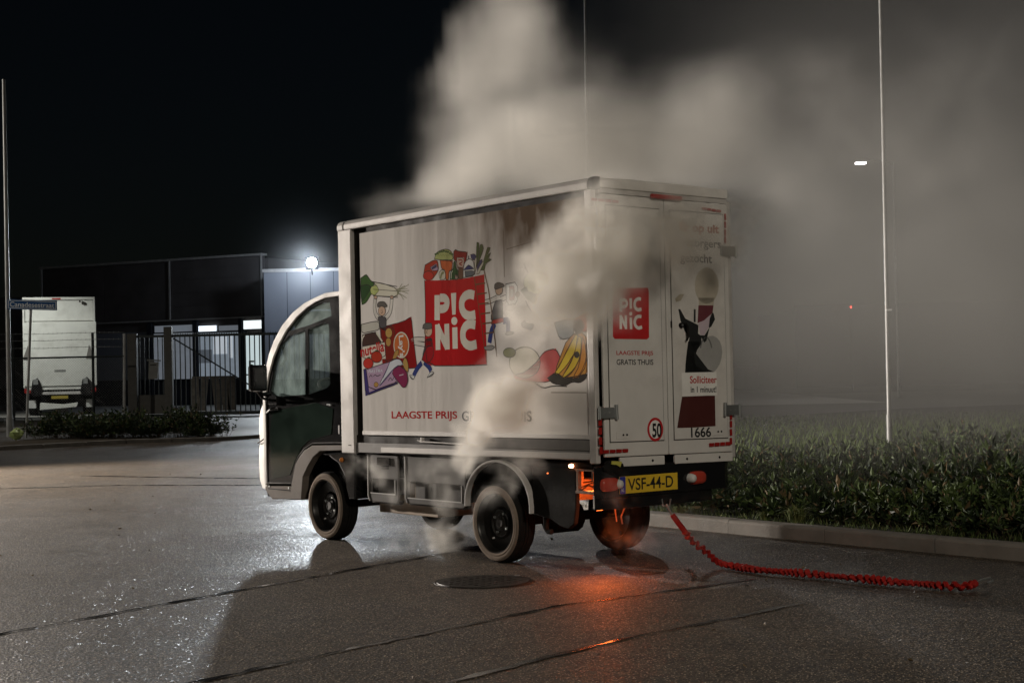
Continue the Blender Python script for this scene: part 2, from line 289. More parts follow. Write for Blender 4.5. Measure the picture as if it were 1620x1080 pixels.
# flat print on the curtain: (piece, layer, 'p'olygon or 's'troke, colour, [(x, z)...][, stroke width])
PRINT_SIDE = [
 ('bag',3,'p','red',[(1.89,2.019),(1.543,2.0),(1.358,2.003),(1.16,2.014),(1.156,1.72),(1.15,1.384),(1.452,1.386),(1.869,1.393),(1.907,1.531),(1.886,1.811)]),
 ('bag',4,'s','ink',[(1.89,2.022),(1.886,1.811),(1.899,1.531),(1.873,1.391),(1.453,1.381),(1.146,1.381)],0.008),
 ('logo',5,'s','cream',[(1.733,1.903),(1.74,1.72)],0.09),
 ('logo',5,'s','cream',[(1.698,1.881),(1.641,1.878),(1.613,1.857),(1.61,1.835),(1.624,1.811),(1.653,1.799),(1.701,1.799)],0.082),
 ('logo',5,'p','cream',[(1.561,1.906),(1.497,1.906),(1.51,1.75),(1.551,1.75)]),
 ('logo',5,'s','cream',[(1.281,1.875),(1.335,1.888),(1.395,1.877),(1.433,1.842),(1.435,1.788),(1.4,1.748),(1.34,1.729),(1.273,1.738)],0.088),
 ('logo',5,'s','cream',[(1.737,1.689),(1.736,1.503)],0.08),
 ('logo',6,'s','cream',[(1.743,1.679),(1.619,1.515)],0.08),
 ('logo',5,'s','cream',[(1.621,1.688),(1.62,1.502)],0.08),
 ('logo',5,'p','cream',[(1.49,1.703),(1.493,1.692),(1.501,1.683),(1.513,1.677),(1.528,1.675),(1.542,1.678),(1.554,1.685),(1.561,1.695),(1.564,1.706),(1.561,1.718),(1.552,1.727),(1.54,1.733),(1.526,1.734),(1.511,1.731),(1.5,1.724),(1.492,1.714)]),
 ('logo',5,'s','cream',[(1.523,1.659),(1.524,1.505)],0.085),
 ('logo',5,'s','cream',[(1.275,1.665),(1.336,1.677),(1.391,1.664),(1.426,1.629),(1.428,1.57),(1.392,1.533),(1.338,1.517),(1.266,1.529)],0.088),
 ('groceries',1,'p','tomato',[(1.879,2.133),(1.765,2.162),(1.718,2.152),(1.708,2.083),(1.794,2.017),(1.883,2.022),(1.906,2.055)]),
 ('groceries',2,'p','tomato2',[(1.775,2.046),(1.778,2.036),(1.788,2.027),(1.803,2.02),(1.821,2.017),(1.841,2.016),(1.862,2.019),(1.88,2.025),(1.894,2.034),(1.903,2.044),(1.906,2.055),(1.903,2.066),(1.893,2.075),(1.878,2.081),(1.859,2.085),(1.839,2.085),(1.819,2.082),(1.801,2.076),(1.786,2.067),(1.778,2.057)]),
 ('groceries',3,'s','ink',[(1.895,2.034),(1.904,2.044),(1.907,2.055),(1.904,2.066),(1.894,2.075),(1.879,2.082),(1.86,2.085),(1.839,2.086),(1.818,2.083),(1.8,2.076),(1.785,2.067),(1.776,2.057)],0.005),
 ('groceries',2,'p','lilac',[(1.814,2.111),(1.736,2.133),(1.708,2.083),(1.791,2.082)]),
 ('groceries',3,'p','navy',[(1.796,2.106),(1.742,2.123),(1.731,2.108),(1.791,2.094)]),
 ('groceries',1,'p','lime',[(1.759,2.169),(1.739,2.208),(1.698,2.222),(1.633,2.23),(1.575,2.222),(1.536,2.195),(1.526,2.144),(1.613,2.147),(1.694,2.157)]),
 ('groceries',2,'p','leaf',[(1.727,2.2),(1.732,2.195),(1.743,2.193),(1.754,2.197),(1.758,2.203),(1.753,2.208),(1.742,2.21),(1.732,2.206)]),
 ('groceries',2,'p','leaf',[(1.701,2.205),(1.706,2.199),(1.717,2.198),(1.728,2.201),(1.732,2.207),(1.727,2.213),(1.716,2.214),(1.706,2.211)]),
 ('groceries',2,'p','leaf',[(1.675,2.213),(1.68,2.208),(1.691,2.206),(1.701,2.209),(1.706,2.216),(1.701,2.221),(1.69,2.222),(1.679,2.219)]),
 ('groceries',2,'p','leaf',[(1.649,2.213),(1.654,2.208),(1.665,2.207),(1.675,2.21),(1.68,2.216),(1.675,2.221),(1.664,2.223),(1.654,2.22)]),
 ('groceries',2,'p','leaf',[(1.624,2.216),(1.628,2.211),(1.639,2.209),(1.65,2.212),(1.654,2.218),(1.649,2.224),(1.638,2.225),(1.628,2.222)]),
 ('groceries',2,'p','leaf',[(1.598,2.209),(1.603,2.204),(1.614,2.203),(1.624,2.206),(1.628,2.212),(1.624,2.217),(1.613,2.219),(1.602,2.216)]),
 ('groceries',2,'p','leaf',[(1.573,2.205),(1.578,2.2),(1.588,2.198),(1.599,2.201),(1.603,2.207),(1.598,2.213),(1.588,2.214),(1.577,2.211)]),
 ('groceries',2,'p','leaf',[(1.548,2.193),(1.553,2.187),(1.563,2.186),(1.574,2.189),(1.578,2.195),(1.573,2.2),(1.563,2.202),(1.552,2.199)]),
 ('groceries',2,'p','leaf',[(1.523,2.184),(1.528,2.179),(1.538,2.177),(1.549,2.181),(1.553,2.187),(1.548,2.192),(1.538,2.194),(1.527,2.19)]),
 ('groceries',3,'s','leaf2',[(1.724,2.185),(1.721,2.191),(1.716,2.195),(1.71,2.196),(1.705,2.194),(1.7,2.189),(1.698,2.183)],0.004),
 ('groceries',3,'s','leaf2',[(1.693,2.183),(1.69,2.189),(1.686,2.192),(1.68,2.193),(1.674,2.191),(1.67,2.187),(1.668,2.181)],0.004),
 ('groceries',3,'s','leaf2',[(1.663,2.181),(1.66,2.186),(1.655,2.19),(1.65,2.191),(1.644,2.189),(1.639,2.185),(1.637,2.179)],0.004),
 ('groceries',3,'s','leaf2',[(1.632,2.178),(1.63,2.184),(1.625,2.187),(1.619,2.188),(1.614,2.187),(1.609,2.182),(1.607,2.176)],0.004),
 ('groceries',3,'s','leaf2',[(1.602,2.176),(1.6,2.181),(1.595,2.185),(1.589,2.186),(1.584,2.184),(1.579,2.18),(1.577,2.174)],0.004),
 ('groceries',3,'s','leaf2',[(1.572,2.174),(1.57,2.179),(1.565,2.183),(1.559,2.184),(1.554,2.182),(1.549,2.178),(1.547,2.172)],0.004),
 ('groceries',3,'p','orange',[(1.688,2.153),(1.532,2.138),(1.546,2.071),(1.581,2.067),(1.589,2.003),(1.623,2.005),(1.627,2.077),(1.673,2.09)]),
 ('groceries',4,'s','ink',[(1.691,2.154),(1.612,2.152),(1.529,2.137)],0.005),
 ('groceries',5,'p','cream2',[(1.693,2.013),(1.709,2.062),(1.673,2.084),(1.638,2.078),(1.622,2.049),(1.629,2.009)]),
 ('groceries',6,'s','olive',[(1.687,2.02),(1.674,2.053),(1.645,2.065)],0.02),
 ('groceries',4,'p','bottle',[(1.571,2.005),(1.564,2.056),(1.528,2.083),(1.521,2.133),(1.498,2.132),(1.494,2.088),(1.466,2.059),(1.468,1.998)]),
 ('groceries',5,'s','cream2',[(1.556,2.011),(1.552,2.051),(1.534,2.067)],0.006),
 ('groceries',2,'p','darkred',[(1.518,2.204),(1.495,2.217),(1.467,2.202),(1.349,2.187),(1.38,2.106),(1.398,2.067),(1.482,2.083),(1.486,2.134),(1.52,2.144)]),
 ('groceries',3,'p','label',[(1.483,2.158),(1.392,2.151),(1.4,2.078),(1.482,2.09)]),
 ('groceries',4,'s','darkred',[(1.463,2.139),(1.418,2.136),(1.419,2.116),(1.459,2.112),(1.419,2.096)],0.008),
 ('groceries',3,'p','brownbox',[(1.465,2.079),(1.409,2.075),(1.411,2.001),(1.468,2.002)]),
 ('groceries',4,'p','label',[(1.507,2.038),(1.473,2.036),(1.474,2.002),(1.508,2.004)]),
 ('groceries',5,'p','milk',[(1.408,2.008),(1.406,2.068),(1.385,2.12),(1.334,2.139),(1.284,2.122),(1.275,2.069),(1.268,2.012)]),
 ('groceries',6,'p','navy',[(1.407,2.061),(1.341,2.097),(1.275,2.062),(1.303,2.061)]),
 ('groceries',6,'p','slate',[(1.387,2.053),(1.281,2.049),(1.276,2.019),(1.383,2.01)]),
 ('groceries',6,'s','slate',[(1.341,2.16),(1.34,2.137)],0.012),
 ('groceries',2,'p','navy',[(1.316,2.165),(1.271,2.168),(1.244,2.146),(1.273,2.121),(1.306,2.137)]),
 ('groceries',3,'p','leaf',[(1.271,2.032),(1.252,2.097),(1.241,2.248),(1.211,2.239),(1.222,2.161),(1.247,2.076)]),
 ('groceries',3,'p','leaf',[(1.223,2.128),(1.203,2.225),(1.176,2.229),(1.16,2.195),(1.201,2.133),(1.241,2.076)]),
 ('groceries',3,'p','leaf',[(1.204,2.047),(1.163,2.113),(1.117,2.202),(1.079,2.195),(1.119,2.146),(1.075,2.162),(1.109,2.122),(1.066,2.112),(1.142,2.089),(1.155,2.044)]),
 ('groceries',4,'p','cream2',[(1.275,2.052),(1.264,2.137),(1.242,2.139),(1.252,2.077),(1.265,2.038)]),
 ('groceries',4,'p','cream2',[(1.249,2.022),(1.22,2.068),(1.163,2.113),(1.164,2.09),(1.204,2.047),(1.216,2.025)]),
 ('groceries',2,'p','navy',[(1.246,2.103),(1.179,2.124),(1.18,2.101),(1.237,2.03)]),
 ('leek',1,'p','leaf',[(2.759,2.094),(2.677,2.121),(2.608,2.06),(2.551,2.039),(2.568,1.987),(2.607,1.966),(2.685,1.899),(2.751,1.885),(2.762,1.999)]),
 ('leek',2,'p','leafdark',[(2.761,2.034),(2.658,2.04),(2.605,2.013),(2.717,1.925),(2.757,1.915)]),
 ('leek',2,'p','lime',[(2.627,2.014),(2.54,2.032),(2.5,1.983),(2.565,1.946),(2.618,1.966)]),
 ('leek',1,'p','cream2',[(2.561,2.051),(2.434,2.031),(2.249,1.982),(2.251,1.919),(2.459,1.936),(2.586,1.947),(2.595,2.0)]),
 ('leek',3,'s','ink',[(2.604,2.06),(2.434,2.028),(2.252,1.997)],0.005),
 ('leek',3,'s','ink',[(2.584,1.997),(2.249,1.963)],0.004),
 ('leek',3,'s','ink',[(2.586,1.947),(2.417,1.929),(2.247,1.915)],0.005),
 ('leek',3,'s','olive2',[(2.253,1.979),(2.174,1.981),(2.095,2.004)],0.0045),
 ('leek',3,'s','olive2',[(2.253,1.973),(2.185,1.975),(2.117,1.973)],0.0045),
 ('leek',3,'s','olive2',[(2.254,1.966),(2.172,1.958),(2.091,1.958)],0.0045),
 ('leek',3,'s','olive2',[(2.254,1.959),(2.18,1.957),(2.108,1.936)],0.0045),
 ('leek',3,'s','olive2',[(2.254,1.952),(2.191,1.931),(2.129,1.903)],0.0045),
 ('leek',3,'s','olive2',[(2.254,1.945),(2.211,1.936),(2.17,1.894)],0.0045),
 ('leek',3,'s','olive2',[(2.254,1.938),(2.22,1.987),(2.186,2.015)],0.0045),
 ('leek',3,'s','olive2',[(2.255,1.931),(2.2,1.986),(2.146,1.996)],0.0045),
 ('carrier',1,'s','ink',[(2.503,1.761),(2.559,1.805),(2.572,1.864),(2.555,1.93)],0.044000000000000004),
 ('carrier',2,'s','sleeve',[(2.503,1.761),(2.559,1.805),(2.572,1.864),(2.555,1.93)],0.034),
 ('carrier',1,'s','ink',[(2.433,1.758),(2.359,1.801),(2.336,1.857),(2.328,1.917)],0.044000000000000004),
 ('carrier',2,'s','sleeve',[(2.433,1.758),(2.359,1.801),(2.336,1.857),(2.328,1.917)],0.034),
 ('carrier',3,'p','vest',[(2.524,1.779),(2.475,1.785),(2.406,1.768),(2.42,1.664),(2.52,1.715)]),
 ('carrier',4,'p','skin',[(2.417,1.821),(2.419,1.809),(2.427,1.799),(2.438,1.792),(2.453,1.787),(2.468,1.786),(2.484,1.789),(2.498,1.795),(2.509,1.803),(2.516,1.814),(2.518,1.826),(2.515,1.837),(2.507,1.847),(2.496,1.855),(2.481,1.86),(2.466,1.861),(2.45,1.858),(2.436,1.852),(2.425,1.843),(2.419,1.832)]),
 ('carrier',5,'p','cap',[(2.525,1.856),(2.533,1.879),(2.503,1.897),(2.439,1.895),(2.402,1.872),(2.39,1.853),(2.43,1.851),(2.472,1.862)]),
 ('carrier',6,'s','ink',[(2.467,1.832),(2.455,1.811),(2.48,1.809)],0.004),
 ('carrier',3,'p','skin',[(2.527,1.933),(2.535,1.923),(2.553,1.92),(2.571,1.926),(2.578,1.936),(2.57,1.945),(2.552,1.949),(2.534,1.943)]),
 ('carrier',3,'p','skin',[(2.303,1.92),(2.31,1.911),(2.328,1.908),(2.345,1.913),(2.352,1.923),(2.345,1.932),(2.327,1.935),(2.309,1.93)]),
 ('jar',5,'p','lid',[(2.76,1.733),(2.613,1.747),(2.512,1.748),(2.503,1.681),(2.616,1.674),(2.757,1.662)]),
 ('jar',6,'s','ink',[(2.76,1.734),(2.613,1.748),(2.512,1.748),(2.503,1.68)],0.004),
 ('jar',5,'p','brown',[(2.747,1.652),(2.562,1.669),(2.448,1.585),(2.44,1.539),(2.756,1.549)]),
 ('jar',6,'s','cream2',[(2.757,1.602),(2.748,1.626),(2.72,1.648)],0.012),
 ('jar',6,'s','cream2',[(2.552,1.662),(2.469,1.589)],0.016),
 ('jar',6,'p','label2',[(2.755,1.561),(2.438,1.582),(2.427,1.457),(2.754,1.46)]),
 ('crisps',2,'p','darkred',[(2.497,1.698),(2.174,1.73),(2.072,1.763),(2.052,1.623),(2.023,1.446),(2.006,1.378),(2.126,1.375),(2.475,1.423)]),
 ('crisps',3,'p','darkred2',[(2.487,1.692),(2.298,1.707),(2.286,1.453),(2.464,1.435)]),
 ('crisps',4,'p','crisp',[(2.331,1.651),(2.336,1.635),(2.35,1.622),(2.369,1.615),(2.39,1.616),(2.408,1.624),(2.421,1.638),(2.425,1.654),(2.42,1.671),(2.406,1.683),(2.387,1.69),(2.366,1.689),(2.348,1.681),(2.335,1.667)]),
 ('crisps',5,'s','ochre',[(2.414,1.666),(2.341,1.668)],0.006),
 ('crisps',5,'s','ochre',[(2.415,1.648),(2.342,1.648)],0.006),
 ('crisps',4,'p','ochre',[(2.349,1.582),(2.355,1.565),(2.368,1.553),(2.387,1.548),(2.405,1.554),(2.418,1.567),(2.422,1.585),(2.417,1.602),(2.403,1.614),(2.384,1.618),(2.366,1.613),(2.353,1.599)]),
 ('crisps',5,'s','cream2',[(2.112,1.551),(2.116,1.527),(2.127,1.504),(2.143,1.485),(2.164,1.471),(2.189,1.462),(2.214,1.46),(2.24,1.464),(2.264,1.474),(2.284,1.489),(2.3,1.51),(2.309,1.533),(2.312,1.558),(2.307,1.582),(2.297,1.605),(2.28,1.624),(2.258,1.638),(2.234,1.646),(2.208,1.649),(2.182,1.644),(2.159,1.634),(2.139,1.618),(2.123,1.598),(2.114,1.575),(2.112,1.551)],0.011),
 ('crisps',4,'p','orange2',[(2.116,1.551),(2.12,1.528),(2.13,1.506),(2.146,1.487),(2.166,1.474),(2.189,1.465),(2.214,1.463),(2.239,1.466),(2.262,1.476),(2.281,1.491),(2.296,1.511),(2.305,1.533),(2.308,1.557),(2.303,1.581),(2.293,1.603),(2.277,1.622),(2.256,1.635),(2.233,1.644),(2.208,1.646),(2.183,1.642),(2.161,1.632),(2.141,1.616),(2.127,1.597),(2.118,1.575)]),
 ('crisps',9,'p','ochre',[(2.333,1.454),(2.305,1.505),(2.253,1.527),(2.244,1.498),(2.286,1.453)]),
 ('crisps',9,'p','crisp',[(2.201,1.416),(2.174,1.461),(2.144,1.449),(2.12,1.397),(2.127,1.346),(2.167,1.364)]),
 ('tomatoes',7,'p','tomato',[(2.477,1.473),(2.481,1.459),(2.492,1.447),(2.509,1.438),(2.531,1.432),(2.555,1.431),(2.578,1.434),(2.6,1.44),(2.616,1.451),(2.627,1.463),(2.63,1.477),(2.626,1.49),(2.615,1.502),(2.597,1.512),(2.575,1.517),(2.552,1.519),(2.528,1.516),(2.507,1.509),(2.49,1.499),(2.48,1.486)]),
 ('tomatoes',8,'p','tomato2',[(2.603,1.426),(2.607,1.414),(2.617,1.402),(2.633,1.394),(2.653,1.388),(2.674,1.387),(2.696,1.389),(2.716,1.395),(2.731,1.405),(2.741,1.417),(2.744,1.43),(2.74,1.442),(2.729,1.454),(2.713,1.462),(2.693,1.468),(2.672,1.469),(2.65,1.467),(2.631,1.46),(2.615,1.451),(2.606,1.439)]),
 ('tomatoes',9,'p','leafdark',[(2.52,1.521),(2.527,1.517),(2.546,1.516),(2.565,1.518),(2.573,1.522),(2.565,1.526),(2.546,1.527),(2.527,1.525)]),
 ('tomatoes',9,'p','leafdark',[(2.637,1.471),(2.644,1.466),(2.661,1.465),(2.678,1.467),(2.684,1.473),(2.677,1.477),(2.66,1.479),(2.644,1.476)]),
 ('chocolate',10,'p','indigo',[(2.74,1.382),(2.702,1.387),(2.665,1.204),(2.272,1.28),(2.273,1.263),(2.504,1.22),(2.72,1.175)]),
 ('chocolate',10,'p','lilac',[(2.702,1.381),(2.37,1.435),(2.226,1.429),(2.231,1.28),(2.665,1.207)]),
 ('chocolate',11,'p','milk2',[(2.37,1.432),(2.286,1.453),(2.225,1.446),(2.186,1.405),(2.268,1.395),(2.352,1.362),(2.524,1.249),(2.501,1.284),(2.425,1.364)]),
 ('chocolate',12,'s','indigo',[(2.37,1.432),(2.42,1.364),(2.469,1.312)],0.006),
 ('chocolate',12,'s','indigo',[(2.519,1.248),(2.395,1.323),(2.331,1.373),(2.258,1.395)],0.006),
 ('chocolate',12,'p','plum',[(2.32,1.379),(2.247,1.406),(2.147,1.358),(2.129,1.284),(2.161,1.238),(2.202,1.233),(2.272,1.286),(2.342,1.339)]),
 ('chocolate',13,'s','milk2',[(2.245,1.326),(2.188,1.333)],0.006),
 ('chocolate',11,'p','ochre',[(2.534,1.261),(2.539,1.251),(2.551,1.244),(2.567,1.241),(2.583,1.244),(2.594,1.252),(2.598,1.262),(2.593,1.272),(2.581,1.279),(2.565,1.281),(2.549,1.278),(2.538,1.271)]),
 ('chocolate',11,'s','ink',[(2.396,1.288),(2.364,1.316),(2.344,1.287),(2.312,1.321),(2.292,1.292)],0.006),
 ('chocolate',12,'s','milk2',[(2.67,1.357),(2.648,1.38),(2.638,1.353),(2.61,1.376),(2.606,1.35)],0.008),
 ('chocolate',12,'s','milk2',[(2.589,1.379),(2.582,1.352)],0.008),
 ('chocolate',12,'s','milk2',[(2.561,1.39),(2.554,1.355)],0.008),
 ('chocolate',12,'s','milk2',[(2.538,1.392),(2.533,1.357),(2.509,1.377),(2.53,1.371),(2.504,1.357)],0.008),
 ('chocolate',12,'s','milk2',[(2.498,1.365),(2.482,1.374),(2.478,1.356)],0.008),
 ('chocolate',12,'s','ink',[(2.661,1.321),(2.638,1.339),(2.617,1.321)],0.006),
 ('chocolate',12,'s','ink',[(2.601,1.326),(2.574,1.34),(2.553,1.325),(2.5,1.336)],0.006),
 ('pusher',1,'s','ink',[(1.834,1.573),(1.96,1.591),(2.08,1.588)],0.038),
 ('pusher',2,'s','sleeve',[(1.834,1.573),(1.96,1.591),(2.08,1.588)],0.028),
 ('pusher',1,'s','ink',[(1.864,1.541),(1.961,1.555),(2.05,1.567)],0.038),
 ('pusher',2,'s','sleeve',[(1.864,1.541),(1.961,1.555),(2.05,1.567)],0.028),
 ('pusher',3,'p','vest',[(1.882,1.586),(1.813,1.595),(1.802,1.528),(1.828,1.461),(1.946,1.442)]),
 ('pusher',3,'s','jeans',[(1.947,1.414),(2.007,1.376),(2.059,1.32)],0.042),
 ('pusher',3,'s','jeans',[(1.917,1.419),(1.85,1.378),(1.832,1.35)],0.042),
 ('pusher',4,'p','skin',[(1.806,1.642),(1.809,1.629),(1.816,1.618),(1.828,1.61),(1.842,1.605),(1.858,1.603),(1.873,1.606),(1.887,1.612),(1.898,1.622),(1.905,1.633),(1.907,1.646),(1.904,1.658),(1.897,1.669),(1.885,1.677),(1.871,1.683),(1.855,1.684),(1.839,1.681),(1.826,1.675),(1.815,1.666),(1.808,1.654)]),
 ('pusher',5,'p','cap',[(1.928,1.667),(1.921,1.695),(1.878,1.707),(1.81,1.701),(1.805,1.662),(1.86,1.658)]),
 ('pusher',4,'p','red3',[(1.946,1.437),(1.884,1.53),(1.796,1.539),(1.789,1.46),(1.869,1.401)]),
 ('pusher',5,'p','milk',[(2.109,1.327),(2.039,1.32),(2.06,1.292),(2.094,1.301)]),
 ('pusher',5,'p','milk',[(1.882,1.306),(1.832,1.35),(1.789,1.338),(1.833,1.311)]),
 ('pusher',6,'s','ink',[(2.109,1.321),(2.06,1.292)],0.006),
 ('pusher',6,'s','ink',[(1.882,1.303),(1.793,1.336)],0.006),
 ('pusher',6,'s','ink',[(1.864,1.653),(1.88,1.637),(1.865,1.628)],0.004),
 ('ladder',4,'s','brown2',[(1.277,2.006),(1.15,1.396)],0.008),
 ('ladder',4,'s','brown2',[(1.163,2.047),(1.101,1.866),(1.035,1.433)],0.009),
 ('ladder',5,'s','brown2',[(1.262,1.95),(1.15,1.953)],0.01),
 ('ladder',5,'s','brown2',[(1.245,1.88),(1.133,1.883)],0.01),
 ('ladder',5,'s','brown2',[(1.227,1.809),(1.116,1.813)],0.01),
 ('ladder',5,'s','brown2',[(1.21,1.739),(1.099,1.743)],0.01),
 ('ladder',5,'s','brown2',[(1.193,1.669),(1.082,1.674)],0.01),
 ('ladder',5,'s','brown2',[(1.175,1.599),(1.065,1.605)],0.01),
 ('climber',1,'s','ink',[(1.021,1.842),(1.103,1.822),(1.226,1.814)],0.04),
 ('climber',2,'s','sleeve',[(1.021,1.842),(1.103,1.822),(1.226,1.814)],0.03),
 ('climber',1,'s','ink',[(0.982,1.83),(0.91,1.841)],0.04),
 ('climber',2,'s','sleeve',[(0.982,1.83),(0.91,1.841)],0.03),
 ('climber',3,'p','vest',[(1.038,1.819),(0.958,1.829),(0.955,1.692),(1.091,1.689),(1.09,1.728)]),
 ('climber',4,'p','red2',[(1.083,1.689),(0.954,1.704),(0.947,1.671),(1.092,1.66)]),
 ('climber',3,'s','jeans',[(1.052,1.663),(1.094,1.611),(1.116,1.533)],0.045),
 ('climber',3,'s','jeans',[(0.955,1.678),(0.9,1.68),(0.899,1.603)],0.045),
 ('climber',4,'p','skin',[(0.953,1.892),(0.955,1.881),(0.961,1.871),(0.971,1.864),(0.982,1.86),(0.995,1.859),(1.008,1.861),(1.019,1.867),(1.028,1.875),(1.034,1.886),(1.036,1.897),(1.033,1.907),(1.027,1.917),(1.017,1.924),(1.006,1.928),(0.993,1.929),(0.98,1.927),(0.969,1.921),(0.96,1.913),(0.954,1.902)]),
 ('climber',5,'p','cap',[(1.046,1.912),(1.042,1.939),(1.002,1.95),(0.946,1.935),(0.926,1.916),(0.979,1.908),(1.035,1.899)]),
 ('climber',5,'p','grey',[(1.182,1.506),(1.097,1.518),(1.049,1.501),(1.098,1.478),(1.171,1.486)]),
 ('climber',5,'p','grey',[(0.931,1.585),(0.918,1.604),(0.84,1.6),(0.837,1.586),(0.903,1.576)]),
 ('climber',6,'s','ink',[(0.956,1.892),(0.956,1.872),(0.981,1.867)],0.004),
 ('phone',6,'p','milk',[(0.915,1.931),(0.786,1.939),(0.784,1.792),(0.912,1.785)]),
 ('phone',7,'s','ink',[(0.915,1.931),(0.786,1.939),(0.784,1.792),(0.912,1.785),(0.915,1.931)],0.007),
 ('phone',7,'p','darkred',[(0.876,1.913),(0.821,1.912),(0.82,1.816),(0.879,1.815)]),
 ('phone',8,'p','grey',[(0.866,1.891),(0.83,1.891),(0.832,1.839),(0.868,1.838)]),
 ('phone',8,'p','skin2',[(0.763,1.851),(0.768,1.84),(0.781,1.834),(0.796,1.835),(0.808,1.843),(0.813,1.854),(0.807,1.865),(0.795,1.871),(0.779,1.87),(0.767,1.863)]),
 ('vegetables',4,'s','ink',[(0.708,2.061),(0.694,2.024),(0.665,1.993)],0.012),
 ('vegetables',2,'p','lime2',[(0.45,1.912),(0.457,1.888),(0.477,1.867),(0.507,1.851),(0.545,1.842),(0.587,1.841),(0.628,1.847),(0.666,1.861),(0.696,1.881),(0.714,1.904),(0.72,1.93),(0.713,1.955),(0.692,1.976),(0.662,1.992),(0.623,2.0),(0.581,2.001),(0.54,1.995),(0.503,1.981),(0.474,1.961),(0.456,1.937)]),
 ('vegetables',3,'p','leafdark',[(0.753,1.879),(0.691,1.899),(0.676,1.87),(0.587,1.836),(0.574,1.769),(0.664,1.803),(0.708,1.834)]),
 ('vegetables',4,'s','ink',[(0.702,1.805),(0.673,1.76),(0.643,1.73)],0.009),
 ('vegetables',3,'p','slate',[(0.753,1.654),(0.714,1.672),(0.699,1.652),(0.608,1.643),(0.64,1.602),(0.746,1.625)]),
 ('vegetables',3,'p','olive',[(0.821,1.456),(0.831,1.439),(0.857,1.427),(0.893,1.424),(0.928,1.429),(0.954,1.442),(0.963,1.46),(0.952,1.476),(0.926,1.488),(0.89,1.491),(0.855,1.486),(0.83,1.473)]),
 ('vegetables',2,'p','cream2',[(0.557,1.382),(0.566,1.35),(0.591,1.321),(0.628,1.299),(0.675,1.285),(0.727,1.281),(0.779,1.287),(0.826,1.303),(0.863,1.327),(0.887,1.357),(0.894,1.39),(0.884,1.423),(0.859,1.451),(0.82,1.474),(0.772,1.487),(0.72,1.491),(0.668,1.484),(0.622,1.468),(0.586,1.443),(0.564,1.414)]),
 ('vegetables',3,'s','olive2',[(0.813,1.295),(0.846,1.311),(0.872,1.332),(0.889,1.356),(0.897,1.381),(0.894,1.407),(0.882,1.432),(0.86,1.454),(0.83,1.472),(0.794,1.485),(0.754,1.492),(0.713,1.492),(0.672,1.487),(0.635,1.476)],0.006),
 ('fruit',2,'p','slate2',[(0.401,1.639),(0.269,1.661),(0.198,1.657),(0.209,1.538),(0.346,1.525)]),
 ('fruit',1,'p','tomato3',[(0.198,1.657),(0.068,1.692),(0.068,1.569),(0.131,1.572)]),
 ('fruit',2,'p','pinkred',[(0.602,1.383),(0.51,1.456),(0.392,1.471),(0.336,1.395),(0.369,1.284),(0.487,1.249),(0.591,1.25),(0.835,1.273),(0.85,1.302),(0.726,1.319)]),
 ('fruit',3,'p','amber2',[(0.289,1.504),(0.216,1.557),(0.131,1.572),(0.076,1.533),(0.077,1.306),(0.141,1.271),(0.283,1.264),(0.369,1.284),(0.411,1.313)]),
 ('fruit',4,'p','yellow',[(0.187,1.556),(0.276,1.458),(0.352,1.358),(0.412,1.303),(0.383,1.289),(0.28,1.356),(0.191,1.446),(0.153,1.545)]),
 ('fruit',5,'p','yellow2',[(0.167,1.546),(0.191,1.446),(0.251,1.356),(0.332,1.283),(0.311,1.274),(0.209,1.327),(0.143,1.408),(0.125,1.535)]),
 ('fruit',4,'p','orange3',[(0.118,1.535),(0.091,1.498),(0.082,1.352),(0.169,1.271),(0.225,1.272),(0.152,1.353)]),
 ('fruit',6,'s','brown2',[(0.195,1.547),(0.292,1.431),(0.412,1.302)],0.007),
 ('fruit',6,'s','brown2',[(0.157,1.541),(0.206,1.419),(0.333,1.279)],0.007),
 ('fruit',6,'s','brown2',[(0.121,1.535),(0.136,1.408),(0.224,1.309),(0.297,1.274)],0.007),
 ('fruit',6,'s','brown2',[(0.084,1.497),(0.084,1.388),(0.139,1.307),(0.183,1.276)],0.007),
 ('fruit',5,'p','ink2',[(0.199,1.648),(0.128,1.654),(0.094,1.607),(0.131,1.563),(0.173,1.555),(0.207,1.593)]),
 ('fruit',6,'p','ink2',[(0.152,1.422),(0.158,1.41),(0.171,1.403),(0.186,1.404),(0.199,1.411),(0.203,1.423),(0.198,1.435),(0.185,1.442),(0.169,1.442),(0.157,1.434)]),
 ('fruit',4,'p','ink2',[(0.486,1.277),(0.397,1.313),(0.311,1.274),(0.197,1.281),(0.077,1.297),(0.099,1.261),(0.156,1.239),(0.226,1.249),(0.298,1.223),(0.429,1.238)]),
 ('fruit',3,'s','ink2',[(0.622,1.246),(0.533,1.207),(0.429,1.224),(0.284,1.218)],0.008),
]
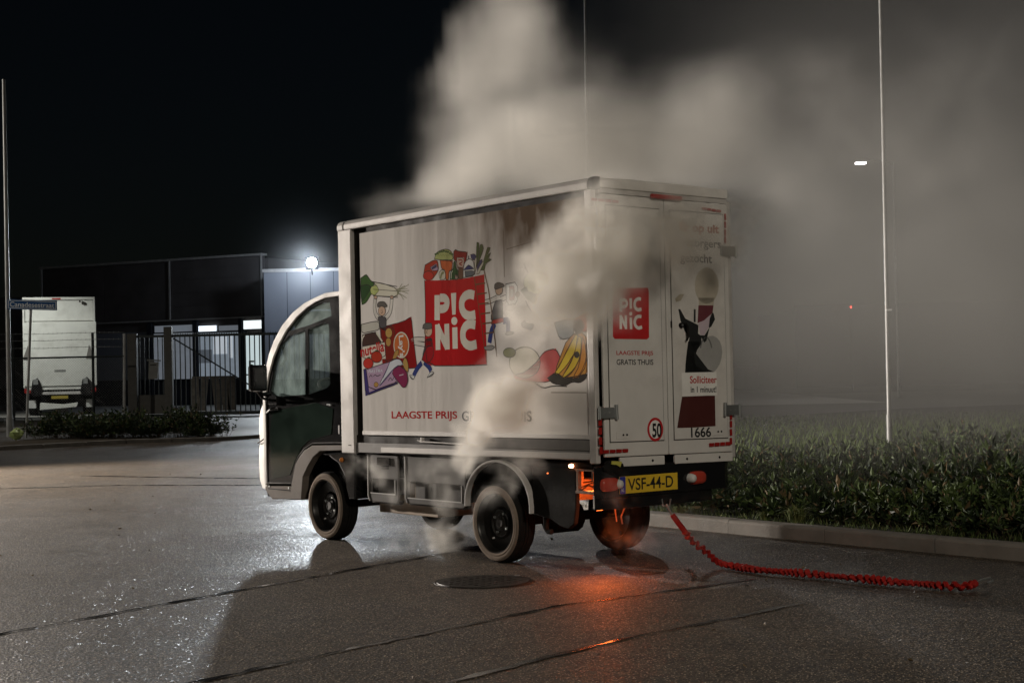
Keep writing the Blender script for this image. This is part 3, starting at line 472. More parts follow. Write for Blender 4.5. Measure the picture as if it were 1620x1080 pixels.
PRINT_REAR = [
 ('logo',1,'p','red',[(0.485,1.848),(0.177,1.861),(0.169,1.838),(0.175,1.533),(0.196,1.52),(0.479,1.52),(0.494,1.535),(0.488,1.82)]),
 ('logo',2,'s','white',[(0.419,1.785),(0.42,1.698)],0.03),
 ('logo',2,'s','white',[(0.41,1.774),(0.38,1.775),(0.365,1.76),(0.368,1.741),(0.387,1.731),(0.41,1.73)],0.026),
 ('logo',2,'p','white',[(0.344,1.787),(0.319,1.788),(0.323,1.719),(0.343,1.718)]),
 ('logo',2,'s','white',[(0.24,1.783),(0.264,1.787),(0.29,1.774),(0.3,1.751),(0.294,1.724),(0.27,1.711),(0.238,1.719)],0.028),
 ('logo',2,'s','white',[(0.423,1.676),(0.424,1.584)],0.026),
 ('logo',3,'s','white',[(0.423,1.671),(0.379,1.592)],0.026),
 ('logo',2,'s','white',[(0.378,1.676),(0.379,1.585)],0.026),
 ('logo',2,'p','white',[(0.32,1.687),(0.322,1.68),(0.328,1.676),(0.335,1.674),(0.342,1.675),(0.347,1.68),(0.348,1.686),(0.346,1.693),(0.341,1.697),(0.334,1.699),(0.327,1.698),(0.322,1.693)]),
 ('logo',2,'s','white',[(0.334,1.661),(0.334,1.585)],0.028),
 ('logo',2,'s','white',[(0.24,1.668),(0.266,1.672),(0.292,1.66),(0.302,1.633),(0.295,1.607),(0.27,1.592),(0.236,1.601)],0.028),
 ('figure',1,'p','photobg',[(-0.051,2.347),(-0.536,2.341),(-0.532,0.924),(-0.447,0.926),(-0.433,1.081),(-0.093,1.086),(-0.076,1.298),(-0.035,1.678)]),
 ('figure',2,'p','tan',[(-0.486,1.895),(-0.481,1.863),(-0.468,1.832),(-0.449,1.806),(-0.424,1.785),(-0.396,1.772),(-0.366,1.767),(-0.337,1.771),(-0.31,1.782),(-0.287,1.801),(-0.269,1.827),(-0.259,1.856),(-0.256,1.888),(-0.261,1.92),(-0.273,1.951),(-0.292,1.977),(-0.317,1.998),(-0.345,2.011),(-0.374,2.017),(-0.404,2.013),(-0.432,2.002),(-0.455,1.983),(-0.473,1.958),(-0.483,1.928)]),
 ('figure',2,'p','tan',[(-0.289,1.807),(-0.442,1.811),(-0.42,1.695),(-0.293,1.667)]),
 ('figure',3,'p','plum2',[(-0.287,1.756),(-0.431,1.759),(-0.42,1.708),(-0.338,1.655),(-0.275,1.635)]),
 ('figure',3,'p','vestdk',[(-0.097,1.726),(-0.115,1.726),(-0.161,1.664),(-0.23,1.64),(-0.283,1.622),(-0.277,1.565),(-0.299,1.553),(-0.339,1.553),(-0.39,1.611),(-0.355,1.515),(-0.333,1.505),(-0.309,1.537),(-0.306,1.495),(-0.269,1.457),(-0.233,1.438),(-0.248,1.349),(-0.327,1.317),(-0.37,1.286),(-0.378,1.254),(-0.148,1.255),(-0.151,1.349),(-0.17,1.456),(-0.196,1.535),(-0.15,1.582),(-0.117,1.645)]),
 ('figure',3,'p','vestdk',[(-0.416,1.708),(-0.429,1.708),(-0.443,1.663),(-0.403,1.611),(-0.381,1.605),(-0.392,1.669)]),
 ('figure',2,'p','lilac2',[(-0.283,1.629),(-0.411,1.707),(-0.386,1.617),(-0.334,1.553),(-0.299,1.556)]),
 ('figure',3,'p','tan2',[(-0.069,1.794),(-0.114,1.827),(-0.157,1.828),(-0.121,1.783),(-0.077,1.773)]),
 ('figure',3,'s','vestdk',[(-0.251,1.729),(-0.248,1.641)],0.018),
 ('figure',2,'p','armgrey',[(-0.498,1.4),(-0.479,1.359),(-0.449,1.325),(-0.412,1.299),(-0.372,1.286),(-0.333,1.285),(-0.298,1.297),(-0.271,1.321),(-0.254,1.354),(-0.25,1.393),(-0.257,1.435),(-0.276,1.475),(-0.305,1.509),(-0.342,1.535),(-0.382,1.549),(-0.421,1.551),(-0.456,1.539),(-0.484,1.515),(-0.501,1.482),(-0.506,1.442)]),
 ('figure',3,'s','armgrey2',[(-0.297,1.467),(-0.303,1.489),(-0.311,1.508),(-0.322,1.523),(-0.334,1.533),(-0.346,1.538),(-0.359,1.539),(-0.371,1.533),(-0.382,1.523),(-0.391,1.508),(-0.399,1.49),(-0.404,1.468)],0.012),
 ('figure',3,'p','vestdk',[(-0.182,1.51),(-0.295,1.511),(-0.254,1.43),(-0.364,1.323),(-0.431,1.302),(-0.147,1.303),(-0.16,1.403)]),
 ('figure',3,'p','wine',[(-0.115,1.147),(-0.425,1.143),(-0.424,0.936),(-0.238,0.931),(-0.062,0.931)]),
 ('board',5,'p','white',[(-0.114,1.3),(-0.444,1.305),(-0.448,1.146),(-0.114,1.14)]),
 ('fifty',1,'p','red',[(0.066,0.925),(0.068,0.908),(0.074,0.891),(0.083,0.876),(0.095,0.864),(0.109,0.855),(0.124,0.85),(0.14,0.848),(0.156,0.851),(0.171,0.857),(0.184,0.867),(0.195,0.88),(0.203,0.895),(0.208,0.911),(0.209,0.929),(0.207,0.946),(0.201,0.962),(0.192,0.977),(0.181,0.989),(0.167,0.998),(0.151,1.004),(0.135,1.005),(0.119,1.003),(0.104,0.997),(0.091,0.987),(0.08,0.974),(0.072,0.959),(0.067,0.943)]),
 ('fifty',2,'p','white',[(0.083,0.925),(0.085,0.912),(0.089,0.899),(0.096,0.888),(0.105,0.878),(0.116,0.871),(0.128,0.867),(0.14,0.866),(0.152,0.868),(0.163,0.873),(0.173,0.88),(0.182,0.89),(0.188,0.902),(0.191,0.915),(0.192,0.928),(0.191,0.942),(0.186,0.954),(0.179,0.966),(0.17,0.975),(0.16,0.982),(0.148,0.986),(0.136,0.988),(0.124,0.986),(0.112,0.981),(0.102,0.974),(0.094,0.964),(0.088,0.952),(0.084,0.939)]),
]
REFLECTORS = [[(0.635,1.01),(0.607,1.009),(0.609,0.961),(0.636,0.961)],[(0.635,0.951),(0.607,0.95),(0.609,0.905),(0.636,0.905)],[(0.635,0.889),(0.608,0.888),(0.609,0.839),(0.636,0.84)],[(0.631,0.827),(0.605,0.827),(0.606,0.781),(0.632,0.782)],[(0.598,0.806),(0.55,0.806),(0.551,0.783),(0.599,0.783)],[(0.543,0.807),(0.495,0.806),(0.496,0.783),(0.544,0.784)],[(0.488,0.808),(0.44,0.807),(0.441,0.784),(0.489,0.784)],[(0.433,0.808),(0.384,0.808),(0.385,0.785),(0.434,0.785)],[(-0.359,0.822),(-0.405,0.822),(-0.404,0.798),(-0.359,0.798)],[(-0.412,0.824),(-0.458,0.824),(-0.457,0.799),(-0.411,0.799)],[(-0.465,0.825),(-0.511,0.825),(-0.51,0.8),(-0.464,0.8)],[(-0.518,0.826),(-0.565,0.826),(-0.564,0.801),(-0.517,0.801)],[(-0.564,1.02),(-0.586,1.021),(-0.586,0.976),(-0.565,0.975)],[(-0.563,0.968),(-0.584,0.969),(-0.584,0.924),(-0.563,0.923)],[(-0.561,0.912),(-0.582,0.913),(-0.583,0.868),(-0.561,0.867)],[(-0.559,0.852),(-0.58,0.853),(-0.581,0.808),(-0.559,0.807)],[(0.654,2.423),(0.604,2.423),(0.604,2.406),(0.655,2.406)],[(0.595,2.422),(0.543,2.422),(0.544,2.405),(0.595,2.405)],[(0.534,2.422),(0.483,2.422),(0.483,2.405),(0.535,2.405)],[(0.474,2.421),(0.422,2.421),(0.422,2.404),(0.474,2.404)],[(-0.341,2.425),(-0.381,2.424),(-0.381,2.407),(-0.341,2.408)],[(-0.388,2.423),(-0.429,2.422),(-0.428,2.405),(-0.388,2.406)],[(-0.435,2.42),(-0.476,2.419),(-0.475,2.402),(-0.435,2.403)],[(-0.483,2.418),(-0.524,2.417),(-0.523,2.4),(-0.482,2.401)],[(-0.555,2.393),(-0.573,2.394),(-0.573,2.35),(-0.556,2.349)],[(-0.554,2.338),(-0.571,2.339),(-0.571,2.295),(-0.554,2.294)],[(-0.552,2.283),(-0.569,2.284),(-0.569,2.241),(-0.552,2.24)],[(-0.55,2.235),(-0.567,2.236),(-0.568,2.192),(-0.551,2.191)]]
CAB = {
 'outer': [(3.151,2.0),(3.325,1.995),(3.474,1.968),(3.646,1.93),(3.834,1.861),(4.016,1.758),(4.159,1.634),(4.25,1.519),(4.321,1.374),(4.358,1.266),(4.369,1.113),(4.365,0.787),(4.367,0.434),(4.357,0.396)],
 'inner': [(3.152,1.96),(3.317,1.954),(3.456,1.93),(3.607,1.886),(3.773,1.816),(3.944,1.712),(4.075,1.599),(4.176,1.484),(4.257,1.346),(4.305,1.222),(4.32,1.113),(4.321,0.788),(4.324,0.409)],
 'doorlow': [(4.324,0.409),(3.907,0.424),(3.833,0.6),(3.785,0.649),(3.69,0.719),(3.557,0.766),(3.137,0.782)],
 'archin': [(3.749,0.304),(3.713,0.499),(3.634,0.585),(3.541,0.665),(3.43,0.716),(3.139,0.73)],
 'sill': [(4.357,0.391),(3.85,0.41),(3.749,0.302),(4.241,0.285),(4.358,0.358)],
 'win': [(4.256,1.208),(4.178,1.42),(4.081,1.578),(3.924,1.664),(3.614,1.71),(3.314,1.759),(3.276,1.732),(3.274,1.257),(3.323,1.227),(3.603,1.178),(4.07,1.155),(4.209,1.172)],
 'win2': [(3.944,1.701),(3.805,1.791),(3.547,1.889),(3.407,1.917),(3.26,1.92),(3.235,1.806),(3.582,1.745)],
 'div': [(3.649,1.716),(3.603,1.714),(3.623,1.173),(3.664,1.168)],
 'lowglass': [(4.264,0.843),(4.214,1.032),(3.505,1.11),(3.233,1.058),(3.269,0.854),(3.616,0.798),(3.74,0.734),(3.847,0.626),(3.935,0.502),(4.235,0.455)],
 'nose': [(4.558,1.103),(4.636,1.037),(4.677,0.974),(4.687,0.874),(4.668,0.758),(4.705,0.696),(4.711,0.512),(4.706,0.345),(4.538,0.341)],
 'mirror': [(4.258,1.427),(3.998,1.421),(3.995,1.215),(4.234,1.201)],
 'wheelhouse': [(3.274,0.722),(2.943,0.689),(2.992,0.358),(3.067,0.354)],
 'mudguard': [(3.407,0.694),(3.291,0.682),(3.149,0.629),(3.057,0.531),(3.033,0.432),(2.998,0.348),(2.905,0.352),(2.893,0.71),(3.098,0.716)],
}

# ================================================================== THE VAN
van = thing("delivery_van", "small white and black box van with printed curtain side, smoking on the wet road", "van", (1.0218, 10.5815, 0), 2.2361)
TILT[0] = True
HW = .639
# cargo box: floor, roof, front wall and posts
m = MB()
m.box((.05, -.60, .77), (3.04, .585, .80), M_greyal); m.box((3.02, -.60, .78), (3.055, .60, 2.50), M_white)
m.box((.02, -.62, .78), (3.03, -.60, 2.49), M_white)
obj("cargo_box", m, van)
m = MB()      # inner dark lining seen in the gaps round the curtain
m.box((.04, .57, .80), (3.02, .60, 2.49), M_gap); obj("curtain_backing", m, van)
def post(x0, x1, y0, y1, z0, z1, mt, nm="corner_post"): q = MB(); q.box((x0, y0, z0), (x1, y1, z1), mt); return obj(nm, q, van, .008)
p1 = post(2.873, 3.062, .60, HW, .726, 2.49, M_alu)
for dx, dz in ((2.93, .79), (2.95, .79)): q = MB(); q.disc((dx, HW, dz), .004, 1, .003, M_black, 8); obj("rivet", q, p1)
post(-.012, .055, .60, HW + .001, .716, 2.485, M_alu); post(-.012, .055, -HW, -.60, .716, 2.485, M_alu); post(2.88, 3.06, -HW, -.603, .73, 2.49, M_alu)
# roof rails: rounded aluminium profiles, corner caps
def rail(name, x0, x1, y, z, w=.075, h=.075, s=1, mt=M_alu):
    q = MB(); pr = [(y - s * w, z), (y, z), (y + s * .004, z + .012), (y + s * .004, z + h * .55), (y - s * .008, z + h * .84), (y - s * .028, z + h), (y - s * w, z + h)]
    q.prism(pr, 0, x0, x1, mt); return obj(name, q, van, .004)
rail("roof_rail", .02, 2.965, HW, 2.488); rail("roof_rail", .02, 3.06, -HW, 2.488, s=-1)
rail("rail_end_cap", 2.985, 3.066, HW, 2.486, mt=M_white)
q = MB(); q.box((2.965, .56, 2.49), (2.985, HW - .004, 2.553), M_gap); obj("rail_joint", q, van)
rail("rail_end_cap", -.03, .018, HW + .003, 2.484, .07, .082, mt=M_gap)
q = MB(); q.prism([(-.60, 2.53), (.60, 2.53), (.57, 2.561), (.3, 2.572), (-.3, 2.572), (-.57, 2.561)], 0, .0, 3.05, M_white); obj("roof", q, van)
# rear frame header
q = MB(); q.box((-.03, -.60, 2.497), (.0, .60, 2.562), M_white); hd = obj("rear_header", q, van, .008)
q = MB(); q.box((-.022, -.585, 2.466), (0, .585, 2.494), M_alu); obj("header_seal", q, van)
q = MB(); q.box((-.062, -.135, 2.452), (-.031, .142, 2.484), M_redref); obj("high_brake_light", q, van, .01)
# curtain: a light wrinkled sheet
q = MB(); nx, nz = 110, 24; vs = []; fs = []
for j in range(nz + 1):
    for i in range(nx + 1):
        x = .04 + 2.725 * i / nx; z = .90 + 1.545 * j / nz
        y = .6235 + .0 * math.sin(x * 13 + 1.2 * math.sin(z * 2)) * (.4 + .6 * math.sin(x * 3.1) ** 2)
        vs.append((x, y, z))
for j in range(nz):
    for i in range(nx): a = j * (nx + 1) + i; fs.append((a, a + 1, a + nx + 2, a + nx + 1))
q.add(vs, fs, fabric("curtain", (.70, .67, .64)))
curtain = obj("side_curtain", q, van, smooth=True); curtain['label'] = "printed tarpaulin curtain with grocery drawings and red text"
def SP(layer): 
    y = .6238 + layer * .00012
    return lambda p: (p[0], y, p[1])
groups = {}
for it in PRINT_SIDE:
    g, layer, kind, col, pts = it[:5]; mb = groups.setdefault(g, MB()); mt = fabric(col, COLS[col])
    if kind == 'p' and g not in ('logo', 'bag'):      # the drawings have an ink outline
        ar = abs(sum(a[0] * b[1] - b[0] * a[1] for a, b in zip(pts, pts[1:] + pts[:1]))) / 2
        if ar > .0006: ribbon(mb, list(pts) + [pts[0]], .0045 if ar < .01 else .006, fabric('ink', COLS['ink']), SP(layer + .5))
    if kind == 'p':
        tri = tessellate_polygon([[Vector((p[0], p[1], 0)) for p in pts]]); P = SP(layer)
        mb.add([P(p) for p in pts], [t for t in tri], mt)
    else: ribbon(mb, pts, it[5] * (.74 if g == 'logo' else 1), mt, SP(layer))
def ST(x0, z0, layer, rot=0, slant=0):
    P = SP(layer); c, s = math.cos(rot), math.sin(rot)
    return lambda uv: P((x0 - (uv[0] * c - uv[1] * s), z0 + uv[0] * s + uv[1] * c))
text_mesh("nutella", .335, .082, ST(2.775, 1.478, 7, R(6)), fabric("redink", (.45, .03, .03)), .03, groups['jar'])
text_mesh("Lay's", .165, .085, ST(2.262, 1.624, 8, R(-86)), fabric("white", COLS['white']), .03, groups['crisps'])
names = dict(bag="bag_print", logo="logo_print", groceries="groceries_print", leek="leek_print", carrier="carrier_print", jar="jar_print", crisps="crisps_print", tomatoes="tomatoes_print",
             chocolate="chocolate_print", pusher="pusher_print", ladder="ladder_print", climber="climber_print", phone="phone_print", vegetables="vegetables_print", fruit="fruit_print")
for g, mb in groups.items(): obj(names[g], mb, curtain, fix=False)
obj("lettering", text_mesh("LAAGSTE PRIJS", .845, .072, ST(2.362, .985, 3), fabric("redink", (.45, .03, .03)), .018), curtain, fix=False)
obj("lettering", text_mesh("GRATIS THUIS", .795, .072, ST(1.458, .985, 3), fabric("darkink", (.06, .065, .07)), .018), curtain, fix=False)
# curtain's stitched window seam and patch lines
ink = fabric("seam", (.30, .27, .24))
for pa, pb in (((.93, 2.30), (.93, 1.98)), ((.63, 2.22), (.63, 1.98)), ((.60, 2.20), (.90, 2.17)), ((.09, 1.175), (.45, 1.18))): q = MB(); ribbon(q, [pa, pb], .006, ink, SP(1)); obj("seam", q, curtain, fix=False)
# rails under the curtain and the skirt
q = MB(); q.box((.045, .60, .872), (2.762, .634, .905), M_alu); obj("curtain_rail", q, van, .004)
q = MB(); q.box((.045, .60, .812), (2.872, .615, .871), M_gap); obj("curtain_gap", q, van)
q = MB(); q.box((.056, .60, .735), (2.872, .628, .811), M_greyal); obj("side_skirt", q, van, .003)
q = MB(); q.box((.056, .6285, .742), (2.50, .637, .782), M_alu); obj("skirt_strip", q, van, .002)
q = MB(); q.box((.060, .6285, .80), (1.25, .636, .868), M_greypl); obj("skirt_plate", q, van, .002)
q = MB(); q.tube([(1.40, .65, .822), (1.93, .65, .832), (1.985, .65, .842)], .006, M_alu, 8); q.box((1.925, .628, .826), (1.945, .655, .862), M_alu); obj("curtain_lever", q, van, .002)
# rear doors
def RPn(layer): 
    x = -.0329 - layer * .00025
    return lambda p: (x, p[0], p[1])
def reardoor(y0, y1, nm):
    q = MB(); q.box((-.026, y0, .757), (-.002, y1, 2.458), M_panelw); d = obj("rear_door", q, van, .006); d['label'] = nm
    lo, hi = min(y0, y1), max(y0, y1)
    q = MB()                                           # raised panel with a dark line around it
    q.box((-.0325, lo + .047, .855), (-.0265, hi - .045, 2.385), M_panelw); obj("door_panel", q, d, .002)
    q = MB()
    for a in (((-.0275, lo + .041, .849), (-.0262, lo + .0465, 2.391)), ((-.0275, hi - .0445, .849), (-.0262, hi - .039, 2.391)), ((-.0275, lo + .047, .849), (-.0262, hi - .045, .8545)), ((-.0275, lo + .047, 2.3855), (-.0262, hi - .045, 2.391))): q.box(a[0], a[1], M_gap)
    obj("panel_seal", q, d)
    return d
dL = reardoor(.575, .012, "left rear door with red square logo and a round 50 sign")
dR = reardoor(.004, -.592, "right rear door with a poster of a man in a black apron")
q = MB(); q.box((-.012, .004, .757), (-.004, .012, 2.458), M_gap); obj("door_gap", q, van)
# lower flanges below the doors
q = MB(); q.box((-.02, .045, .692), (.0, .44, .752), M_panelw); f1 = obj("rear_flange", q, van, .004)
q = MB(); q.disc((-.021, .155, .722), .009, 0, .004, M_black, 12); obj("plug", q, f1)
q = MB(); q.box((-.02, -.60, .692), (.0, -.05, .752), M_panelw); f2 = obj("rear_flange", q, van, .004)
for yy in (-.16, -.47): q = MB(); q.disc((-.021, yy, .722), .009, 0, .004, M_black, 12); obj("plug", q, f2)
# hinges
for (ya, yb, d) in ((.632, .488, dL), (-.652, -.505, dR)):
    q = MB(); q.box((-.048, ya, 1.008), (-.036, yb, 1.078), M_hinge); s = 1 if ya > 0 else -1
    q.tube([(-.045, ya, 1.0), (-.045, ya, 1.086)], .010, M_hinge, 8); q.tube([(-.048, yb, 1.0), (-.048, yb + s * .004, 1.095)], .012, M_hinge, 8)
    for yy in (.3, .6): q.disc((-.0485, ya + (yb - ya) * yy, 1.043), .006, 0, -.003, M_hinge, 8)
    obj("hinge", q, d, .003)
    q = MB(); q.box((-.048, ya, 2.10), (-.036, yb, 2.17), M_hinge); q.tube([(-.045, ya, 2.09), (-.045, ya, 2.18)], .010, M_hinge, 8); obj("hinge", q, d, .003)
# door handle
q = MB(); q.disc((-.036, -.112, 1.618), .017, 0, -.016, M_matblk, 16); q.disc((-.053, -.112, 1.618), .008, 0, -.004, M_hinge, 12)
q.tube([(-.046, -.115, 1.625), (-.058, -.14, 1.628), (-.060, -.153, 1.61), (-.060, -.158, 1.54), (-.062, -.143, 1.515)], [.008, .009, .009, .008, .006], M_matblk, 8); obj("door_handle", q, dR, smooth=True)
q = MB(); q.box((-.031, -.040, 1.60), (-.027, -.028, 1.645), M_gap); obj("lock_plate", q, dR)
for (y, d) in ((.43, dL), (-.44, dR)):
    q = MB(); q.box((-.036, y - .055, .872), (-.033, y + .055, .918), M_panelw)
    for k in (-.016, .016): q.disc((-.037, y - .02 + k, .898), .007, 0, -.003, M_matblk, 10)
    obj("latch_cover", q, d, .001)
for pts in REFLECTORS:
    q = MB(); q.prism(pts, 0, -.0365, -.0335, M_redref); yc = sum(p[0] for p in pts) / 4
    obj("reflector", q, dL if yc > 0 else dR, .001)
groups = {}
for it in PRINT_REAR:
    g, layer, kind, col, pts = it[:5]; mb = groups.setdefault(g, MB())
    mt = mat("print_" + col, COLS[col], .42, var=.06, vscale=14, dirt=.12)
    if kind == 'p':
        P = RPn(layer); mb.add([P(p) for p in pts], list(tessellate_polygon([[Vector((p[0], p[1], 0)) for p in pts]])), mt)
    else: ribbon(mb, pts, it[5] * (.8 if g == 'logo' else 1), mt, RPn(layer))
RT = lambda y0, z0, layer: (lambda uv, P=RPn(layer): P((y0 - uv[0], z0 + uv[1])))
text_mesh("50", .084, .095, RT(.166, .873, 3), M_ink, .03, groups['fifty'])
text_mesh("Solliciteer", .255, .050, RT(-.19, 1.228, 6), M_redink, .02, groups['board'])
text_mesh("in 1 minuut!", .245, .042, RT(-.195, 1.166, 6), M_ink, .02, groups['board'])
for g, nm, d in (("logo", "logo_print", dL), ("fifty", "speed_limit_sticker", dL), ("figure", "poster", dR), ("board", "poster_board", dR)):
    obj(nm, groups[g], d, fix=False)
obj("lettering", text_mesh("LAAGSTE PRIJS", .325, .036, RT(.467, 1.408, 1), M_redink, .015), dL, fix=False)
obj("lettering", text_mesh("GRATIS THUIS", .325, .036, RT(.467, 1.352, 1), M_ink, .015), dL, fix=False)
obj("lettering", text_mesh("1666", .19, .068, RT(-.19, .864, 1), M_ink, .02), dR, fix=False)
q = text_mesh("Er op uit", .375, .078, RT(-.127, 2.235, 2), mat("print_brown_red", (.34, .09, .05), .5), .03)
obj("lettering", q, dR, fix=False)
obj("lettering", text_mesh("bezorgers", .39, .075, RT(-.127, 2.135, 2), M_ink, .015), dR, fix=False)
obj("lettering", text_mesh("gezocht", .30, .078, RT(-.127, 2.028, 2), M_ink, .015), dR, fix=False)
# ------------------------------------------------ bumper
TILT[0] = False
q = MB(); bx = [(.03, .632), (.05, .62), (.06, -.60), (.05, -.602), (.02, -.585), (.0, -.54), (-.01, -.3), (-.015, .1), (-.01, .45), (.0, .60), (.01, .632)]
q.prism([(a, b) for a, b in bx], 2, .50, .705, M_black)
q.prism([(.035, .628), (.05, .61), (.06, -.44), (.03, -.441), (.0, -.3), (-.005, .1), (.0, .45), (.015, .625)], 2, .425, .4995, M_black)
bump = obj("rear_bumper", q, van, .012)
q = MB(); q.box((-.018, -.012, .515), (-.028, .508, .632), M_plate)
q.mats; pl = None
PX0 = -.0125
def plate_P(y0, z0, x=-.0215): return lambda uv: (x, y0 - uv[0], z0 + uv[1])
q = MB(); q.box((-.020, -.068, .522), (-.016, .452, .634), M_plate); pl = obj("number_plate", q, van, .001)
q = MB(); q.box((-.0212, .402, .523), (-.0203, .451, .633), M_blue); obj("plate_band", q, pl)
obj("lettering", text_mesh("VSF-44-D", .405, .078, plate_P(.380, .540), M_ink, .012), pl, fix=False)
obj("lettering", text_mesh("NL", .026, .024, plate_P(.440, .535, -.0216), mat("white_ink", (.6, .6, .6), .5), .02), pl, fix=False)
for yc, s in ((.535, 1), (-.255, -1)):
    q = MB(); n = 20; a, b, c_ = .030, .082, .046
    vs = []; fs = []
    for i in range(5):
        t = i / 4 * math.pi / 2
        for k in range(n):
            an = 2 * math.pi * k / n; cy = math.copysign(abs(math.cos(an)) ** .6, math.cos(an)); cz = math.copysign(abs(math.sin(an)) ** .7, math.sin(an))
            vs.append((-.014 - a * math.sin(t), yc + b * cy * math.cos(t * .75), .588 + c_ * cz * math.cos(t * .8)))
    for i in range(4):
        for k in range(n): fs.append((i * n + k, i * n + (k + 1) % n, (i + 1) * n + (k + 1) % n, (i + 1) * n + k))
    fs.append(tuple(range(4 * n, 5 * n))); q.add(vs, fs, M_tail); tl = obj("tail_light", q, van, smooth=True)
    q = MB(); yl = yc - .068 if s > 0 else yc + .062; q.lathe([(.0, -.062), (.014, -.060), (.026, -.050), (.032, -.030), (.034, -.010)], M_lens, 18, 0, (0, yl, .588)); obj("lamp_lens", q, tl, smooth=True)
q = MB(); q.box((.022, .632, .435), (.034, .636, .52), M_alu); obj("side_reflector", q, van, .003)
# burnt debris over the bumper: sooty lump with a yellow rag
q = MB(); rr = random.Random(3); vs = []; n = 14; mlat = 8
for i in range(mlat + 1):
    for k in range(n):
        t = math.pi * i / mlat; an = 2 * math.pi * k / n; r_ = .055 * (1 + rr.uniform(-.18, .18))
        vs.append((-.01 + r_ * .6 * math.sin(t) * math.cos(an), .50 + r_ * 1.5 * math.sin(t) * math.sin(an), .70 + r_ * .8 * math.cos(t)))
q.add(vs, [(i * n + k, i * n + (k + 1) % n, (i + 1) * n + (k + 1) % n, (i + 1) * n + k) for i in range(mlat) for k in range(n)], M_matblk)
obj("scorched_pipe", q, van, smooth=True)
q = MB(); q.prism([(.455, .735), (.54, .742), (.548, .722), (.50, .715), (.47, .700)], 0, -.052, -.046, mat("yellow_tape", (.50, .47, .10), .5)); obj("yellow_tag", q, van)

# ------------------------------------------------ chassis and underside
q = MB()
q.box((.15, .22, .50), (4.2, .30, .60), M_matblk); q.box((.15, -.30, .50), (4.2, -.22, .60), M_matblk)
for x in (.2, 1.1, 1.7, 2.4, 3.3): q.box((x, -.5, .61), (x + .08, .5, .68), M_matblk)
q.box((.10, -.60, .684), (3.05, .58, .725), M_matblk)
q.tube([(1.104, -.52, .275), (1.104, .52, .275)], .035, M_matblk, 10); q.tube([(3.365, -.52, .275), (3.365, .52, .275)], .03, M_matblk, 10)
q.tube([(1.104, -.12, .275), (1.104, .12, .275)], .11, M_matblk, 12)
obj("chassis", q, van)
q = MB(); q.box((1.95, .02, .255), (2.74, .5, .50), mat("battery_tray", (.42, .33, .25), .6, dirt=.7)); obj("battery_tray", q, van, .006)
q = MB(); q.box((1.5, -.45, .30), (2.7, .0, .5), M_matblk); obj("battery_box", q, van, .006)
# scorched boxes between the rear wheel and the bumper
q = MB()
q.prism([(.245, .683), (.245, .44), (.27, .32), (.33, .285), (.42, .30), (.52, .34), (.70, .36), (.70, .683)], 1, .565, .60, M_matblk)
obj("rear_equipment_box", q, van, .012); q = MB()
q.tube([(.60, .57, .36), (.60, .57, .27), (.58, .57, .25), (.54, .57, .25)], .018, M_matblk, 8); obj("exhaust_hook", q, van, smooth=True)
# the opening with the fire behind it: frame, bars and cables
M_hot = mat("scorched_steel", (.22, .14, .10), .55, metal=.3, bump=.3)
q = MB(); q.box((.06, .585, .672), (.25, .60, .684), M_hot); q.box((.05, .55, .525), (.25, .60, .543), M_hot); q.box((.222, .57, .5435), (.24, .60, .6715), M_hot); q.box((.066, .57, .61), (.085, .60, .6715), M_hot)
obj("battery_frame", q, van)
q = MB(); q.box((.09, .45, .63), (.11, .47, .671), M_hot); obj("bracket", q, van)
q = MB(); q.box((.1, .3, .50), (.12, .32, .68), M_hot); obj("bracket", q, van)
for k in range(5): q = MB(); q.tube([(.08, .56 - k * .02, .56 + k * .02), (.15, .575 - k * .03, .58 + .012 * k), (.25, .57 - k * .02, .53 + k * .03)], .005, M_hot, 6); obj("cable", q, van)
q = MB(); q.tube([(.10, .3, .42), (.12, .32, .36), (.13, .3, .31)], .006, M_hot, 6); obj("cable", q, van); q = MB(); q.tube([(.17, .33, .43), (.12, .36, .33)], .005, M_hot, 6)
obj("cable", q, van)
q = MB(); q.box((.40, -.05, .46), (.42, .55, .68), M_hot); obj("firewall_plate", q, van)
flm = mat("flame", (.8, .3, .05), .9, emit=(1.0, .16, .025), estr=14)
q = MB(); rr = random.Random(5)
for k in range(9):
    x, y = rr.uniform(.12, .32), rr.uniform(.14, .40); h = rr.uniform(.06, .13); pts = [(x, y, .505)]; 
    for i in range(1, 6): pts.append((x + rr.uniform(-.012, .012) * i, y + rr.uniform(-.012, .012) * i, .505 + h * i / 5))
    q.tube(pts, [.022, .026, .022, .015, .008, .001], flm, 7)
fl = obj("fire", q, None, smooth=True, tilt=False); fl.location = van.location; fl.rotation_euler = van.rotation_euler
tag(fl, "small orange flames glowing under the rear corner of the van, behind the wheel", "fire")
# fire light
def vloc(x, y, z):
    c, s = math.cos(2.2361), math.sin(2.2361); return (1.0218 + x * c - y * s, 10.5815 + x * s + y * c, z)
lamp("fire_light", 'POINT', vloc(.24, .46, .62), 7, (1.0, .22, .045), size=.05)
lamp("fire_light_low", 'SPOT', vloc(.10, .48, .46), 15, (1.0, .17, .03), vloc(-.25, .75, 0), .05, 95, .8)
lamp("fire_light_side", 'POINT', vloc(.06, .54, .36), 2.6, (1.0, .15, .025), size=.04)
q = MB(); q.lathe([(0, .02), (.010, .016), (.014, 0), (.012, -.01)], mat("ember", (.8, .3, .1), .5, emit=(1, .42, .2), estr=16), 14, 1, (.285, .60, .702)); obj("glowing_lamp", q, van, smooth=True)
q = MB(); q.lathe([(0, .01), (.004, .008), (.005, 0)], mat("ember_dim", (.8, .3, .1), .5, emit=(1, .2, .05), estr=2), 10, 1, (.53, .60, .645)); obj("glowing_lamp", q, van)
